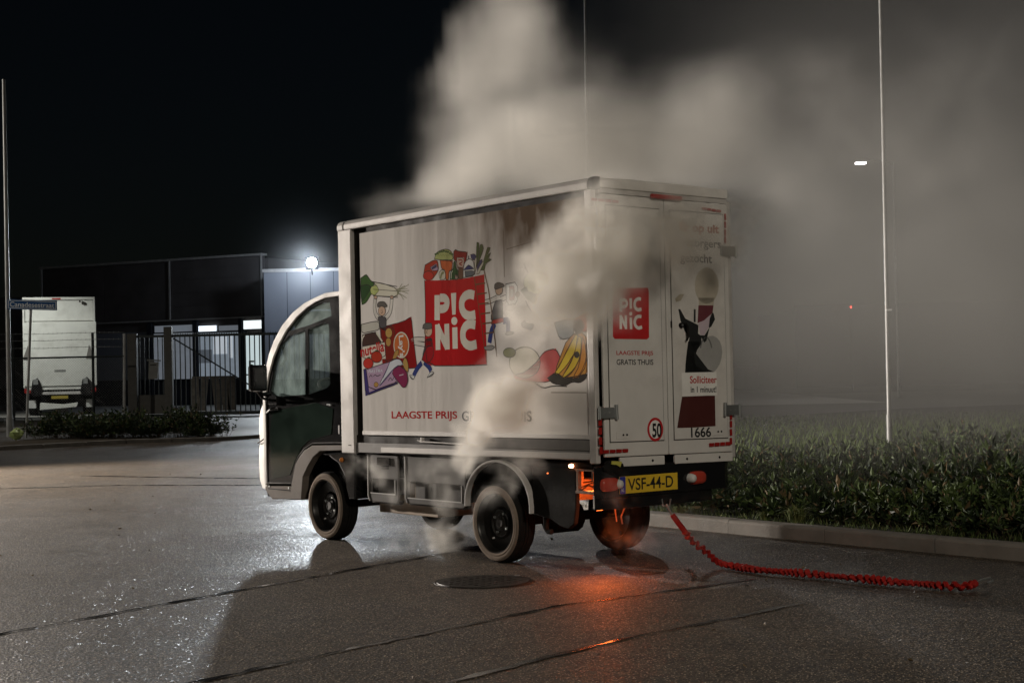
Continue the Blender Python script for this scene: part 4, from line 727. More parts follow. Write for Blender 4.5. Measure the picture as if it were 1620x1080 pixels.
q = MB(); q.box((.66, .585, .395), (.73, .592, .412), mat("orange_glow_marker", (.6, .2, .05), .4, emit=(1, .25, .07), estr=.6)); obj("marker_reflector", q, van)

# side panels with recesses under the box
def recess_panel(x0, x1, z0, z1, rx0, rx1, rz0, rz1):
    q = MB(); outer = [(x0 + .02, z0), (x1 - .02, z0), (x1, z0 + .03), (x1, z1), (x0, z1), (x0, z0 + .03)]
    hole = [(rx0, rz0), (rx1, rz0), (rx1, rz1), (rx0, rz1)]
    q.prism(outer, 1, .585, .60, M_greypl, [hole])
    q.prism([(x0 + .03, z0 - .012), (x1 - .03, z0 - .012), (x1, z0 + .02), (x0, z0 + .02)], 1, .54, .584, M_greypl)
    o = obj("side_panel", q, van, .005)
    q = MB(); q.prism([(rx0 - .01, rz0 - .01), (rx1 + .01, rz0 - .01), (rx1 + .01, rz1 + .01), (rx0 - .01, rz1 + .01)], 1, .52, .525, M_greypl); obj("recess_back", q, o)
    q = MB()
    q.box((rx0 - .008, .6005, rz0 - .008), (rx1 + .008, .605, rz0), M_fend); q.box((rx0 - .008, .6005, rz0 + .001), (rx0, .605, rz1), M_fend)
    obj("recess_lip", q, o, .001)
    q = MB(); q.tube([(x1, .602, z1), (x1, .602, z0 + .04), (x1 - .02, .602, z0 + .005)], .006, M_fend, 6); obj("panel_edge", q, o)
    return o
recess_panel(2.325, 2.74, .345, .705, 2.37, 2.70, .415, .525)
recess_panel(1.470, 2.227, .355, .705, 1.515, 2.19, .400, .520)
q = MB(); q.tube([(2.86, .45, .36), (2.72, .5, .42)], .014, M_matblk, 8); q.tube([(3.0, .45, .30), (2.68, .5, .37)], .012, M_matblk, 8); q.box((2.45, .30, .60), (2.55, .60, .69), M_matblk); obj("strut", q, van)
q = MB(); q.box((2.42, .602, .63), (2.60, .612, .69), M_black); obj("vent_hood", q, van, .004)

# rear wheel arches (thin pale mudguard strips)
def arch(y0, y1, s=1):
    q = MB(); cx, cz, rx, rz = 1.065, .40, .378, .318; n = 22; v = []
    for i in range(n + 1):
        a = math.pi * (.02 + .96 * i / n) if i < n else math.pi * 1.03; a = R(-4) + (math.pi + R(10)) * i / n
        for (dr, yy) in ((0, y1), (.016, y1), (.016, y0), (0, y0)): v.append((cx + (rx - dr) * math.cos(a), yy, cz + (rz - dr) * math.sin(a)))
    f = [(i * 4 + k, i * 4 + (k + 1) % 4, (i + 1) * 4 + (k + 1) % 4, (i + 1) * 4 + k) for i in range(n) for k in range(4)]
    q.add(v, f, M_fend); return obj("wheel_arch", q, van, .004, smooth=True)
arch(.585, .632); arch(-.60, -.635)
q = MB(); n = 20; cx, cz, rx, rz = 1.065, .40, .356, .298; v = []
for i in range(n + 1):
    a = math.pi * i / n
    for yy in (.583, .34): v.append((cx + rx * math.cos(a), yy, cz + rz * math.sin(a)))
q.add(v, [(2 * i, 2 * i + 1, 2 * i + 3, 2 * i + 2) for i in range(n)], M_matblk); obj("arch_liner", q, van, smooth=True)

# ------------------------------------------------ wheels
def wheel():
    w = bpy.data.objects.new("wheel", None); COL.objects.link(w); w.parent = van
    q = MB(); T = .165
    q.lathe([(.209, -.002), (.214, .004), (.222, .0055), (.228, .002), (.236, .0045), (.254, .002), (.262, -.006)], M_side, 56, 1)
    q.lathe([(.262, -.006), (.2705, -.018), (.2742, -.030), (.2747, -.055), (.268, -.056), (.268, -.060), (.2747, -.061), (.2747, -.082), (.268, -.083), (.268, -.087), (.2747, -.088), (.2747, -.112), (.2742, -.130), (.268, -.146), (.254, -.158), (.230, -.163), (.209, -.160), (.20, -.15)], M_tyre, 56, 1)
    obj("tyre", q, w, smooth=True, tilt=False)
    q = MB(); M_rim = mat("black_steel_rim", (.013, .0125, .012), .32, metal=.1, spec=.3, var=.3, dirt=.35, dirtcol=(.07, .055, .045))
    q.lathe([(.2095, -.004), (.2075, .000), (.204, -.003), (.198, -.018), (.190, -.050), (.150, -.062), (.112, -.060), (.103, -.048), (.096, -.046), (.088, -.056), (.060, -.058), (.052, -.048), (.035, -.046), (.030, -.040), (.0, -.040)], M_rim, 48, 1)
    q.lathe([(.205, -.15), (.18, -.10), (.10, -.08), (.0, -.08)], M_rim, 32, 1)
    rim = obj("rim", q, w, smooth=True, tilt=False)
    q = MB(); 
    for k in range(4): a = 2 * math.pi * k / 4 + .5; q.tube([(.075 * math.cos(a), -.058, .075 * math.sin(a)), (.075 * math.cos(a), -.044, .075 * math.sin(a))], .009, M_hinge, 6)
    q.tube([(.14 * math.cos(-.9), -.062, .14 * math.sin(-.9)), (.145 * math.cos(-.9), -.045, .145 * math.sin(-.9))], .006, M_lens, 6)
    obj("wheel_nuts", q, rim, tilt=False)
    return w
w0 = wheel(); w0.location = (1.104, .619, .2747)
for (x, y, rz, rx) in ((3.365, .619, 0, .35), (1.104, -.619, math.pi, 1.1), (3.365, -.619, math.pi, 2.2)):
    w = dup(w0, van); w.location = (x, y, .2747); w.rotation_euler = (0, 0, rz)
    w.rotation_euler = (rx * (0 if rz == 0 else 0), rx if False else 0, rz)

# ------------------------------------------------ cab
TILT[0] = False
CY = .60
outer, inner = CAB['outer'], CAB['inner']
for s in (1, -1):
    q = MB(); pl_ = [(x, z) for x, z in outer] + [(x, z) for x, z in inner[::-1]]
    q.prism([(3.06, outer[0][1])] + pl_ + [(3.06, inner[0][1])], 1, s * (CY - .03), s * (CY + .012), M_white); obj("cab_side_trim", q, van, .006)
# roof, windscreen and nose: lofted between both sides
def curve(y):      # outline moved outwards towards the middle of the cab
    k = 1 - (abs(y) / CY) ** 4; o = []
    for x, z in outer:
        fx = max(0, (x - 3.9)) / .47; o.append((x + .05 * k * fx + (.02 * k if z > 1.6 else 0) * .5, z + .03 * k * (1 - fx)))
    return o
ys = [-.60, -.55, -.45, -.3, 0, .3, .45, .55, .60]
def loft(i0, i1, mt, name, extra=0):
    q = MB(); v = []; L = None
    for y in ys:
        c_ = [(3.06, outer[0][1])] + curve(y) if i0 < 0 else curve(y)
        c_ = c_[0:i1 + 2] if i0 < 0 else c_[i0:i1 + 1]; L = len(c_)
        v += [(x, y * .985, z) for x, z in c_]
    f = [(j * L + i, j * L + i + 1, (j + 1) * L + i + 1, (j + 1) * L + i) for j in range(len(ys) - 1) for i in range(L - 1)]
    q.add(v, f, mt); return obj(name, q, van, smooth=True)
loft(-1, 4, M_white, "cab_roof")
M_wind = mat("windscreen_glass", (.25, .33, .32), .1, var=.05, alpha=.35, coat=.5)
loft(4, 10, M_wind, "windscreen")
# nose with bulging corners
q = MB(); v = []; zs = [(.341, .10), (.36, .26), (.44, .325), (.58, .335), (.695, .33), (.72, .318), (.76, .30), (.85, .32), (.96, .315), (1.04, .27), (1.10, .19), (1.13, .10)]
ny = 17
for (z, px_) in zs:
    for k in range(ny):
        t = -1 + 2 * k / (ny - 1); y = math.copysign(abs(t) ** .75, t) * .585
        xx = 4.36 + px_ * (1 - abs(t) ** 5) ** .5 * .98; v.append((xx + .035 * (1 - t * t), y, z))
q.add(v, [(j * ny + i, j * ny + i + 1, (j + 1) * ny + i + 1, (j + 1) * ny + i) for j in range(len(zs) - 1) for i in range(ny - 1)], M_white)
q.add([v[i] for i in range(ny)] + [(4.2, .58, .34), (4.2, -.58, .34)], [tuple(range(ny + 2))], M_white)
nose = obj("nose_panel", q, van, smooth=True)
q = MB(); q.tube([(4.38, .588, .80), (4.46, .585, .772), (4.56, .56, .752), (4.66, .50, .745)], .006, M_gap, 6); obj("nose_seam", q, nose)
q = MB(); q.box((3.9, -.585, .30), (4.36, .585, .33), M_matblk); q.box((4.30, -.585, .33), (4.37, .585, 1.1), M_matblk); obj("cab_floor", q, van)
# doors: black frame with window openings
lowpts = CAB['doorlow']; win, win2 = CAB['win'], CAB['win2']
for s in (1, -1):
    body = [(3.075, inner[0][1] - .004)] + [(x - .004, z - .004) for x, z in inner[:-1]] + [(lowpts[0][0] - .004, lowpts[0][1])] + [(x, z) for x, z in lowpts[1:-1]] + [(3.075, .784)]
    q = MB(); q.prism(body, 1, s * (CY - .025), s * (CY + .002), M_black, [win, win2]); door = obj("cab_door", q, van, .004)
    if s > 0: door['label'] = "black cab door with a misted window"
    for nm, w_ in (("main_pane", win), ("upper_pane", win2)):
        q = MB(); q.prism(w_, 1, s * (CY - .014), s * (CY - .009), MATS.get('misted_glass') or mat("misted_glass", (.50, .68, .66), .16, var=.5, vscale=7, alpha=.22, coat=.6)); obj("window_pane", q, door)
    q = MB(); q.prism(CAB['div'], 1, s * (CY - .008), s * (CY + .004), M_black); obj("window_divider", q, door)
    q = MB(); q.prism(CAB['lowglass'], 1, s * (CY + .0025), s * (CY + .006), M_dkglass); obj("lower_pane", q, door, .002)
    q = MB()
    q.tube([(4.318, s * (CY + .004), 1.10), (4.318, s * (CY + .004), .78), (4.318, s * (CY + .004), .42), (3.915, s * (CY + .004), .432), (3.84, s * (CY + .004), .605), (3.79, s * (CY + .004), .66), (3.69, s * (CY + .004), .728), (3.557, s * (CY + .004), .775), (3.08, s * (CY + .004), .79)], .007, M_gap, 6); obj("door_seal", q, door, smooth=True)
    q = MB(); q.box((4.10, s * (CY + .002), 1.09), (4.25, s * (CY + .03), 1.15), M_black); q.tube([(4.30, s * (CY + .012), 1.02), (4.2, s * (CY + .03), 1.05), (4.14, s * (CY + .014), 1.06)], .012, M_black, 8); obj("door_hinge", q, door, .004)
    q = MB(); q.box((3.11, s * (CY + .002), .86), (3.14, s * (CY + .02), .93), M_fend); q.box((3.08, s * (CY + .002), .84), (3.105, s * (CY + .03), .96), M_black); obj("door_latch", q, door, .003)
    q = MB(); q.tube([(3.26, s * (CY + .008), 1.09), (3.31, s * (CY + .012), 1.095)], .008, M_hinge, 8); obj("door_handle", q, door)
    # wheel arch trim and sill
    ao = [(x, z - .008) for x, z in lowpts[1:-1]] + [(3.065, .772)]; ai = CAB['archin'][:-1] + [(3.065, .730)]
    q = MB(); q.prism([(3.907, .424)] + ao[1:] + ai[::-1] if False else ao + ai[::-1], 1, s * (CY - .05), s * (CY + .014), mat("taupe_arch_trim", (.15, .128, .112), .6, spec=.05, dirt=.4)); obj("front_arch_trim", q, van, .006)
    q = MB(); q.prism(CAB['sill'], 1, s * (CY - .09), s * (CY + .010), mat("taupe_arch_trim")); sl = obj("sill", q, van, .008)
    q = MB(); q.box((3.93, s * (CY + .0105), .368), (4.30, s * (CY + .014), .376), M_gap)
    for xx in (3.95, 4.28): q.disc((xx, s * (CY + .0105), .392), .008, 1, s * .004, M_hinge, 10)
    obj("sill_groove", q, sl)
# inner wheel house behind the front wheel, mudguard with amber lamp
q = MB(); q.prism(CAB['mudguard'], 1, .38, .622, M_black); mg = obj("mudguard", q, van, .012)
q = MB(); q.lathe([(0, .022), (.011, .019), (.018, .010), (.020, .0)], M_amber, 16, 1, (3.085, .622, .655)); obj("amber_marker", q, mg, smooth=True)
q = MB(); q.box((3.08, -.55, .60), (4.1, .33, .68), M_matblk); q.box((3.04, -.58, .66), (3.09, .58, 1.25), M_matblk); q.box((3.8, .2, .3), (3.86, .55, .7), M_matblk); obj("cab_bulkhead", q, van)
# interior
q = MB(); q.box((3.90, -.56, .85), (4.32, .56, 1.12), M_matblk); obj("dashboard", q, van, .03)
q = MB(); 
for yy in (-.3, .28): q.box((3.20, yy - .2, .68), (3.62, yy + .2, .86), M_black); 
obj("seat", q, van, .03)
q = MB(); q.lathe([(.170, -.011), (.178, -.008), (.182, 0), (.178, .008), (.170, .011), (.163, .008), (.160, 0), (.163, -.008)], mat("grey_wheel_rim", (.16, .17, .17), .4), 32, 2, (0, 0, 0), close=True)
q.box((-.16, -.015, -.004), (.16, .015, .004), M_black); sw = obj("steering_wheel", q, van, smooth=True, tilt=False); sw.location = (3.72, .25, 1.22); sw.rotation_euler = (0, R(-28), 0)
q = MB(); q.tube([(3.75, .25, 1.21), (3.92, .25, 1.02)], .02, M_black, 8); obj("steering_column", q, van)
q = MB(); q.tube([(4.14, .57, 1.60), (4.08, .56, 1.56), (4.06, .555, 1.47), (4.12, .565, 1.42)], .013, M_black, 8); obj("grab_handle", q, van, smooth=True)
q = MB(); q.box((3.5, .30, 1.70), (3.9, .56, 1.86), M_gap); obj("sun_visor", q, van, .01)
# mirror
for s in (1, -1):
    q = MB(); q.box((4.05, s * .70, 1.205), (4.12, s * .86, 1.428), M_black); mi = obj("wing_mirror", q, van, .022)
    mi.data.transform(Matrix.Translation((.06, 0, 0)))
    q = MB(); q.tube([(4.16, s * .79, 1.22), (4.22, s * .70, 1.15), (4.24, s * .60, 1.12)], .012, M_black, 8); q.tube([(4.19, s * .72, 1.18), (4.23, s * .62, 1.18)], .02, M_black, 8); obj("mirror_arm", q, mi)

# ------------------------------------------------ tow strap
TILT[0] = False
strap = thing("tow_strap", "red crinkled elastic tow strap hanging from the van and lying on the road", "tow strap", (1.35, 11.0, 0))
wp = [(1.071, 10.50, .386), (1.11, 10.52, .33), (1.17, 10.55, .244), (1.205, 10.56, .19), (1.27, 10.57, .10), (1.33, 10.53, .045), (1.40, 10.42, .03), (1.55, 10.18, .028), (1.72, 10.02, .03), (1.89, 9.87, .028), (2.05, 9.68, .032), (2.20, 9.53, .03), (2.36, 9.40, .03), (2.50, 9.26, .03), (2.60, 9.22, .035), (2.68, 9.28, .04)]
vl0 = Vector(vloc(.0, .04, 0)); 
hook0 = Vector(vloc(-.02, .04, .43)); wp[0] = tuple(Vector(vloc(-.03, .02, .385))); wp[1] = tuple(Vector(vloc(-.05, -.01, .33))); wp[2] = tuple(Vector(vloc(-.07, -.075, .244)))
wp[3] = tuple(Vector(vloc(-.09, -.12, .18)))
def spline(P, k):
    P = [Vector(p) for p in P]; P = [P[0] * 2 - P[1]] + P + [P[-1] * 2 - P[-2]]; o = []
    for i in range(1, len(P) - 2):
        for j in range(k):
            t = j / k; a, b, c, d = P[i - 1:i + 3]
            o.append(.5 * ((2 * b) + (c - a) * t + (2 * a - 5 * b + 4 * c - d) * t * t + (3 * b - a - 3 * c + d) * t ** 3))
    return o + [P[-2]]
SO = Vector((1.35, 11.0, 0)); sp = [p - SO for p in spline(wp, 60)]
M_strap = mat("red_webbing", (.30, .016, .013), .45, var=.3, vscale=30, dirt=.35, dirtcol=(.10, .02, .015), bump=.3, bscale=160)
q = MB(); n = 10; rings = []; L = 0; rr = random.Random(11); ph = 0; start = 2 * 60
for i in range(start, len(sp)):
    p = sp[i]; d = (sp[min(i + 1, len(sp) - 1)] - sp[i - 1]).normalized(); L += (sp[i] - sp[i - 1]).length
    u = Vector((0, 0, 1)); u = (u - d * u.dot(d)).normalized(); w = d.cross(u); ph = L * 2 * math.pi / .044 + 2.6 * math.sin(L * 7) + 1.7 * math.sin(L * 19 + 1)
    for k in range(n):
        a = 2 * math.pi * k / n; r_ = .0185 + (.0085 + .006 * math.sin(L * 13)) * math.sin(ph + 1.2 * math.sin(a * 2) + a) + rr.uniform(-.0035, .0035)
        fl_ = .75 + .25 * abs(math.cos(a - L * 5)); r_ *= fl_
        pt = p + u * r_ * math.sin(a) + w * r_ * 1.15 * math.cos(a); pt.z = max(pt.z, .004); rings.append(pt)
M_ = len(rings) // n
q.add(rings, [(i * n + k, i * n + (k + 1) % n, (i + 1) * n + (k + 1) % n, (i + 1) * n + k) for i in range(M_ - 1) for k in range(n)] + [tuple(range(n)), tuple((M_ - 1) * n + k for k in range(n))], M_strap)
obj("webbing", q, strap, smooth=False)
q = MB(); q.tube([p for p in sp[30:150:12]], [.017, .019, .019, .019, .019, .019, .019, .018, .018, .017][:len(sp[30:150:12])], mat("red_sleeve", (.30, .02, .018), .6, bump=.3), 10); obj("sleeve", q, strap, smooth=True)
q = MB(); q.tube([tuple(hook0 - SO), tuple(hook0 - SO + Vector((.01, 0, -.02))), tuple(sp[10]), tuple(sp[36])], [.006, .009, .007, .008], M_hinge, 8)
q.tube([tuple(hook0 - SO + Vector((-.03, 0, .035))), tuple(hook0 - SO + Vector((-.022, 0, -.01))), tuple(hook0 - SO + Vector((.02, 0, -.015))), tuple(hook0 - SO + Vector((.03, 0, .035)))], .006, M_hinge, 8); obj("hook", q, strap, smooth=True)
e0 = sp[-1]; q = MB(); q.tube([e0, e0 + Vector((.05, .05, .012)), e0 + Vector((.11, .09, .018)), e0 + Vector((.13, .10, -.002)), e0 + Vector((.09, .07, -.012))], .007, M_hinge, 8); obj("end_hook", q, strap, smooth=True)

# ================================================================== GROUND
def asphalt():
    m = bpy.data.materials.new("wet_asphalt"); m.use_nodes = True
    t = m.node_tree; b = t.nodes["Principled BSDF"]; N = t.nodes.new; Lk = t.links.new
    tc = N("ShaderNodeTexCoord")
    def noise(s, d=4, r=.5): n = N("ShaderNodeTexNoise"); n.inputs["Scale"].default_value = s; n.inputs["Detail"].default_value = d; n.inputs["Roughness"].default_value = r; Lk(tc.outputs["Object"], n.inputs["Vector"]); return n
    def rng(src, a, b_, c, d): r = N("ShaderNodeMapRange"); r.inputs[1].default_value = a; r.inputs[2].default_value = b_; r.inputs[3].default_value = c; r.inputs[4].default_value = d; Lk(src, r.inputs[0]); return r
    big = noise(.35, 5, .6); mid = noise(2.2, 5, .6)
    vo = N("ShaderNodeTexVoronoi"); vo.inputs["Scale"].default_value = 105; Lk(tc.outputs["Object"], vo.inputs["Vector"])
    vr = N("ShaderNodeTexVoronoi"); vr.inputs["Scale"].default_value = 62; Lk(tc.outputs["Object"], vr.inputs["Vector"])
    # aggregate colour: each stone its own grey-brown
    sp = N("ShaderNodeSeparateColor"); Lk(vo.outputs["Color"], sp.inputs[0])
    cr = N("ShaderNodeValToRGB"); e = cr.color_ramp.elements; e[0].position = 0; e[0].color = (.010, .008, .006, 1); e[1].position = 1; e[1].color = (.090, .063, .038, 1)
    e2 = cr.color_ramp.elements.new(.55); e2.color = (.032, .0235, .015, 1); Lk(sp.outputs[0], cr.inputs[0])
    vk = N("ShaderNodeTexVoronoi"); vk.inputs["Scale"].default_value = 34; Lk(tc.outputs["Object"], vk.inputs["Vector"]); sk = N("ShaderNodeSeparateColor"); Lk(vk.outputs["Color"], sk.inputs[0])
    mb0 = rng(big.outputs["Fac"], .35, .65, .62, 1.25); mb1 = rng(sk.outputs[0], 0, 1, .45, 1.55); mb = N("ShaderNodeMath"); mb.operation = 'MULTIPLY'; Lk(mb0.outputs[0], mb.inputs[0]); Lk(mb1.outputs[0], mb.inputs[1])
    mx = N("ShaderNodeMix"); mx.data_type = 'RGBA'; mx.blend_type = 'MULTIPLY'; mx.inputs[0].default_value = 1; Lk(cr.outputs[0], mx.inputs[6])
    cc = N("ShaderNodeCombineColor"); [Lk(mb.outputs[0], cc.inputs[i]) for i in range(3)]; Lk(cc.outputs[0], mx.inputs[7]); 
    # pale chips scattered among the dark aggregate, also painting its glitter into the colour
    vc = N("ShaderNodeTexVoronoi"); vc.inputs["Scale"].default_value = 95; Lk(tc.outputs["Object"], vc.inputs["Vector"]); sc_ = N("ShaderNodeSeparateColor"); Lk(vc.outputs["Color"], sc_.inputs[0])
    ch = rng(sc_.outputs[1], .62, .92, 0, 1); dd = rng(vc.outputs["Distance"], .25, .45, 1, 0); cm = N("ShaderNodeMath"); cm.operation = 'MULTIPLY'; Lk(ch.outputs[0], cm.inputs[0]); Lk(dd.outputs[0], cm.inputs[1])
    mx2 = N("ShaderNodeMix"); mx2.data_type = 'RGBA'; Lk(cm.outputs[0], mx2.inputs[0]); Lk(mx.outputs[2], mx2.inputs[6]); mx2.inputs[7].default_value = (.62, .50, .36, 1); Lk(mx2.outputs[2], b.inputs["Base Color"])
    # water film: rough where it is dry, smoother in the damp patches
    rr_ = rng(mid.outputs["Fac"], .3, .7, .62, .48); rb = rng(big.outputs["Fac"], .35, .7, .10, -.10)
    ad = N("ShaderNodeMath"); ad.operation = 'ADD'; Lk(rr_.outputs[0], ad.inputs[0]); Lk(rb.outputs[0], ad.inputs[1]); Lk(ad.outputs[0], b.inputs["Roughness"])
    b.inputs["Specular IOR Level"].default_value = .5
    # wet facets of the aggregate: every stone tilts its own way
    vf = N("ShaderNodeTexVoronoi"); vf.inputs["Scale"].default_value = 100; Lk(tc.outputs["Object"], vf.inputs["Vector"])
    sb = N("ShaderNodeVectorMath"); sb.operation = 'SUBTRACT'; Lk(vf.outputs["Color"], sb.inputs[0]); sb.inputs[1].default_value = (.5, .5, .5)
    ml = N("ShaderNodeVectorMath"); ml.operation = 'MULTIPLY'; Lk(sb.outputs[0], ml.inputs[0]); ml.inputs[1].default_value = (1.5, 1.5, 0)
    an = N("ShaderNodeVectorMath"); an.operation = 'ADD'; Lk(ml.outputs[0], an.inputs[0]); an.inputs[1].default_value = (0, 0, 1)
    nm = N("ShaderNodeVectorMath"); nm.operation = 'NORMALIZE'; Lk(an.outputs[0], nm.inputs[0])
    b.inputs["Coat Roughness"].default_value = .24; cw = rng(noise(1.1, 5, .65).outputs["Fac"], .35, .68, .05, .26); Lk(cw.outputs[0], b.inputs["Coat Weight"]); b.inputs["Coat IOR"].default_value = 1.45
    b1 = N("ShaderNodeBump"); b1.inputs["Strength"].default_value = .8; b1.inputs["Distance"].default_value = .006; Lk(vr.outputs["Distance"], b1.inputs["Height"])
    nf = noise(170, 2); b2 = N("ShaderNodeBump"); b2.inputs["Strength"].default_value = .75; b2.inputs["Distance"].default_value = .004; Lk(nf.outputs["Fac"], b2.inputs["Height"]); Lk(b1.outputs[0], b2.inputs["Normal"])
    Lk(b2.outputs[0], b.inputs["Normal"]); Lk(nm.outputs[0], b.inputs["Coat Normal"])
    return m
M_asph = asphalt()
M_tar = mat("smooth_tar", (.018, .0165, .015), .24, var=.3, vscale=5, bump=.25, bscale=26, coat=.3)
M_soil = mat("dark_soil", (.055, .045, .033), .9, var=.4, vscale=9, bump=.8, bscale=24)
M_conc = mat("concrete_kerb", (.20, .185, .165), .62, var=.2, vscale=4, bump=.3, bscale=70, dirt=.4, dirtcol=(.07, .06, .045))
M_pave = mat("concrete_pavers", (.22, .215, .20), .55, var=.2, vscale=3, bump=.3, bscale=6)
M_yard = mat("yard_concrete", (.30, .29, .27), .6, var=.15, vscale=1.5)
M_earth = mat("night_ground", (.03, .03, .027), .9, var=.3, vscale=.3)
M_bedgrass = mat("verge_grass_floor", (.016, .020, .010), .95, var=.5, vscale=5, bump=.8, bscale=30)
def sheet(name, pts, z, mt, sub=0):
    q = MB(); q.add([(x, y, z) for x, y in pts], list(tessellate_polygon([[Vector((x, y, 0)) for x, y in pts]])), mt)
    o = obj(name, q, None, kind='structure', fix=False); 
    if o.data.polygons[0].normal.z < 0: o.data.flip_normals()
    return o
sheet("ground", [(-1500, -400), (1500, -400), (1500, 1800), (-1500, 1800)], -.03, M_earth)
road = sheet("road", [(-70, -25), (70, -25), (70, 50), (-70, 50)], 0, M_asph)
# sealed joints across the road
def joint(pts, w, z=.004):
    q = MB(); P = []; r_ = random.Random(len(pts) * 7 + int(w * 1000))
    dense = []
    for a, b in zip(pts, pts[1:]):
        a = Vector(a); b = Vector(b); k = max(2, int((b - a).length / .09))
        for i in range(k): dense.append(a.lerp(b, i / k) + Vector((r_.uniform(-.012, .012), r_.uniform(-.012, .012))))
    dense.append(Vector(pts[-1])); n = len(dense); A = []; B = []
    for i, p in enumerate(dense):
        d = (dense[min(i + 1, n - 1)] - dense[max(i - 1, 0)]).normalized(); nn = Vector((-d.y, d.x)); ww = w * r_.uniform(.25, 1.5) / 2
        A.append((*(p + nn * ww), z)); B.append((*(p - nn * ww), z))
    q.add(A + B, [(i, i + 1, n + i + 1, n + i) for i in range(n - 1)], M_tar)
    o = obj("tar_joint", q, road, fix=False)
    if o.data.polygons[0].normal.z < 0: o.data.flip_normals()
joint([(-6.5, 3.0), (-2.74, 8.41), (-1.79, 9.84), (-1.40, 10.43), (-.2, 12.2)], .036)
joint([(-4.2, 3.6), (-1.44, 6.96), (-.80, 7.75), (.22, 8.98), (.60, 9.25), (1.5, 9.95)], .038)
joint([(-2.8, 3.6), (-.28, 6.87), (.24, 7.54), (.57, 7.90), (1.6, 8.9)], .04)
joint([(-6.0, 22.0), (-3.5, 20.7), (-1.5, 20.4)], .10); joint([(-8.5, 19.5), (-5.0, 19.9), (-2.4, 19.2)], .08)
# manhole cover
mh = thing("manhole_cover", "round iron manhole cover set in the wet asphalt beside the rear wheel", "manhole cover", (-.214, 10.09, 0))
M_iron = mat("cast_iron", (.028, .025, .021), .55, metal=.2, var=.3, bump=.2)
q = MB(); q.lathe([(.315, .002), (.313, .005), (.303, .005), (.300, .003)], M_iron, 48, 2); obj("frame", q, mh)
q = MB(); q.lathe([(.297, .002), (.295, .007), (.27, .0075), (0, .0075)], M_iron, 48, 2)
for i in range(-6, 7):
    for j in range(-6, 7):
        if i * i + j * j < 38 and (i + j) % 2 == 0: q.box((i * .04 - .012, j * .04 - .012, .0078), (i * .04 + .012, j * .04 + .012, .0105), M_iron)
obj("lid", q, mh)
q = MB(); q.box((.20, .17, .0108), (.235, .215, .013), M_hinge); obj("lifting_lug", q, mh)

# planted island on the right with its kerb
KA, KB = Vector((5.6, 7.68)), Vector((1.189, 13.339)); Cn = KB + 3 * Vector((.79, .613)); path = [KA, KB]
a0 = math.atan2(-.613, -.79); a1 = math.radians(-192)
for i in range(1, 9): a = a0 + (a1 - a0) * i / 8; path.append(Cn + 3 * Vector((math.cos(a), math.sin(a))))
last = path[-1]; path += [last.lerp(Vector((5.3, 38)), t) for t in (.25, .5, .75, 1)]
bed = [p.copy() for p in path] + [Vector((10.5, 43)), Vector((40, 56)), Vector((60, 40)), Vector((40, 2)), Vector((12, -1))]
def inset(p, i):
    d = (path[min(i + 1, len(path) - 1)] - path[max(i - 1, 0)]).normalized(); return p + Vector((d.y, -d.x)) * .13
bedp = [inset(p, i) for i, p in enumerate(path)] + bed[len(path):]
q = MB(); q.prism([(p.x, p.y) for p in bedp], 2, -.02, .085, M_bedgrass); obj("planting_bed", q, None, kind='structure')
kerb = MB(); 
seg = []; L = 0
for a, b in zip(path, path[1:]): seg.append((L, a, b)); L += (b - a).length
def along(s):
    for l, a, b in reversed(seg):
        if s >= l: d = (b - a).normalized(); return a + d * (s - l), d
kroot = None; s = .35
kroot = bpy.data.objects.new("kerb", None); COL.objects.link(kroot); kroot['kind'] = 'structure'
while s < min(L - 1, 22):
    p0, d0 = along(s + .004); p1, d1 = along(s + .996); n0 = Vector((d0.y, -d0.x)); n1 = Vector((d1.y, -d1.x)); q = MB(); h = .112 + rnd.uniform(-.004, .004); j = rnd.uniform(-.004, .004)
    A = [(0, -.02), (0, h - .022), (.006, h - .008), (.020, h), (.14, h), (.14, -.02)]; v = []
    for p, n_ in ((p0, n0), (p1, n1)): v += [(*(p + n_ * (u + j)), z) for u, z in A]
    k = len(A); q.add(v, [(i, (i + 1) % k, k + (i + 1) % k, k + i) for i in range(k)] + [tuple(range(k))[::-1], tuple(range(k, 2 * k))], M_conc)
    obj("kerbstone", q, kroot); s += 1.0
# far cross street beyond the island, lit by its own lamp
sheet("cross_street", [(3.0, 39.5), (5.6, 38.6), (10.8, 43.2), (45, 58), (45, 75), (3, 70)], .012, mat("pale_worn_asphalt", (.10, .095, .09), .8, spec=.2, var=.2, vscale=1))
# left side: verge, paving, yard
sheet("verge", [(-40, 22), (-14, 27.6), (-9.98, 30.8), (-8.0, 32.8), (-6.2, 33.15), (-6.9, 36.5), (-11.9, 56), (-40, 56)], .05, M_soil)
sheet("footpath", [(-40, 40), (-13, 40.5), (-9.0, 41.2), (-8.6, 44.0), (-40, 44)], .058, mat("path_slabs", (.13, .115, .095), .7, var=.2, vscale=2))
drive = sheet("driveway", [(-6.15, 33.2), (-5.4, 34.4), (2.0, 37.6), (4, 56), (-12, 56), (-6.9, 36.5)], .02, M_pave)
q = MB()
for k in range(26): y = 34.6 + k * .6 * (1 + k * .01); q.box((-12 + .0 * k, y, .0225), (2.0, y + .035, .0245), M_gap)
sheet("yard", [(-45, 50.8), (12, 50.8), (12, 90), (-45, 90)], .065, M_yard)
lk = bpy.data.objects.new("roadside_kerb", None); COL.objects.link(lk); lk['kind'] = 'structure'
lp = [Vector(p) for p in ((-16, 26.4), (-13.2, 28.3), (-9.98, 30.75), (-8.0, 32.72), (-6.2, 33.08), (-5.3, 34.2), (-2.0, 35.9), (2.0, 37.5))]
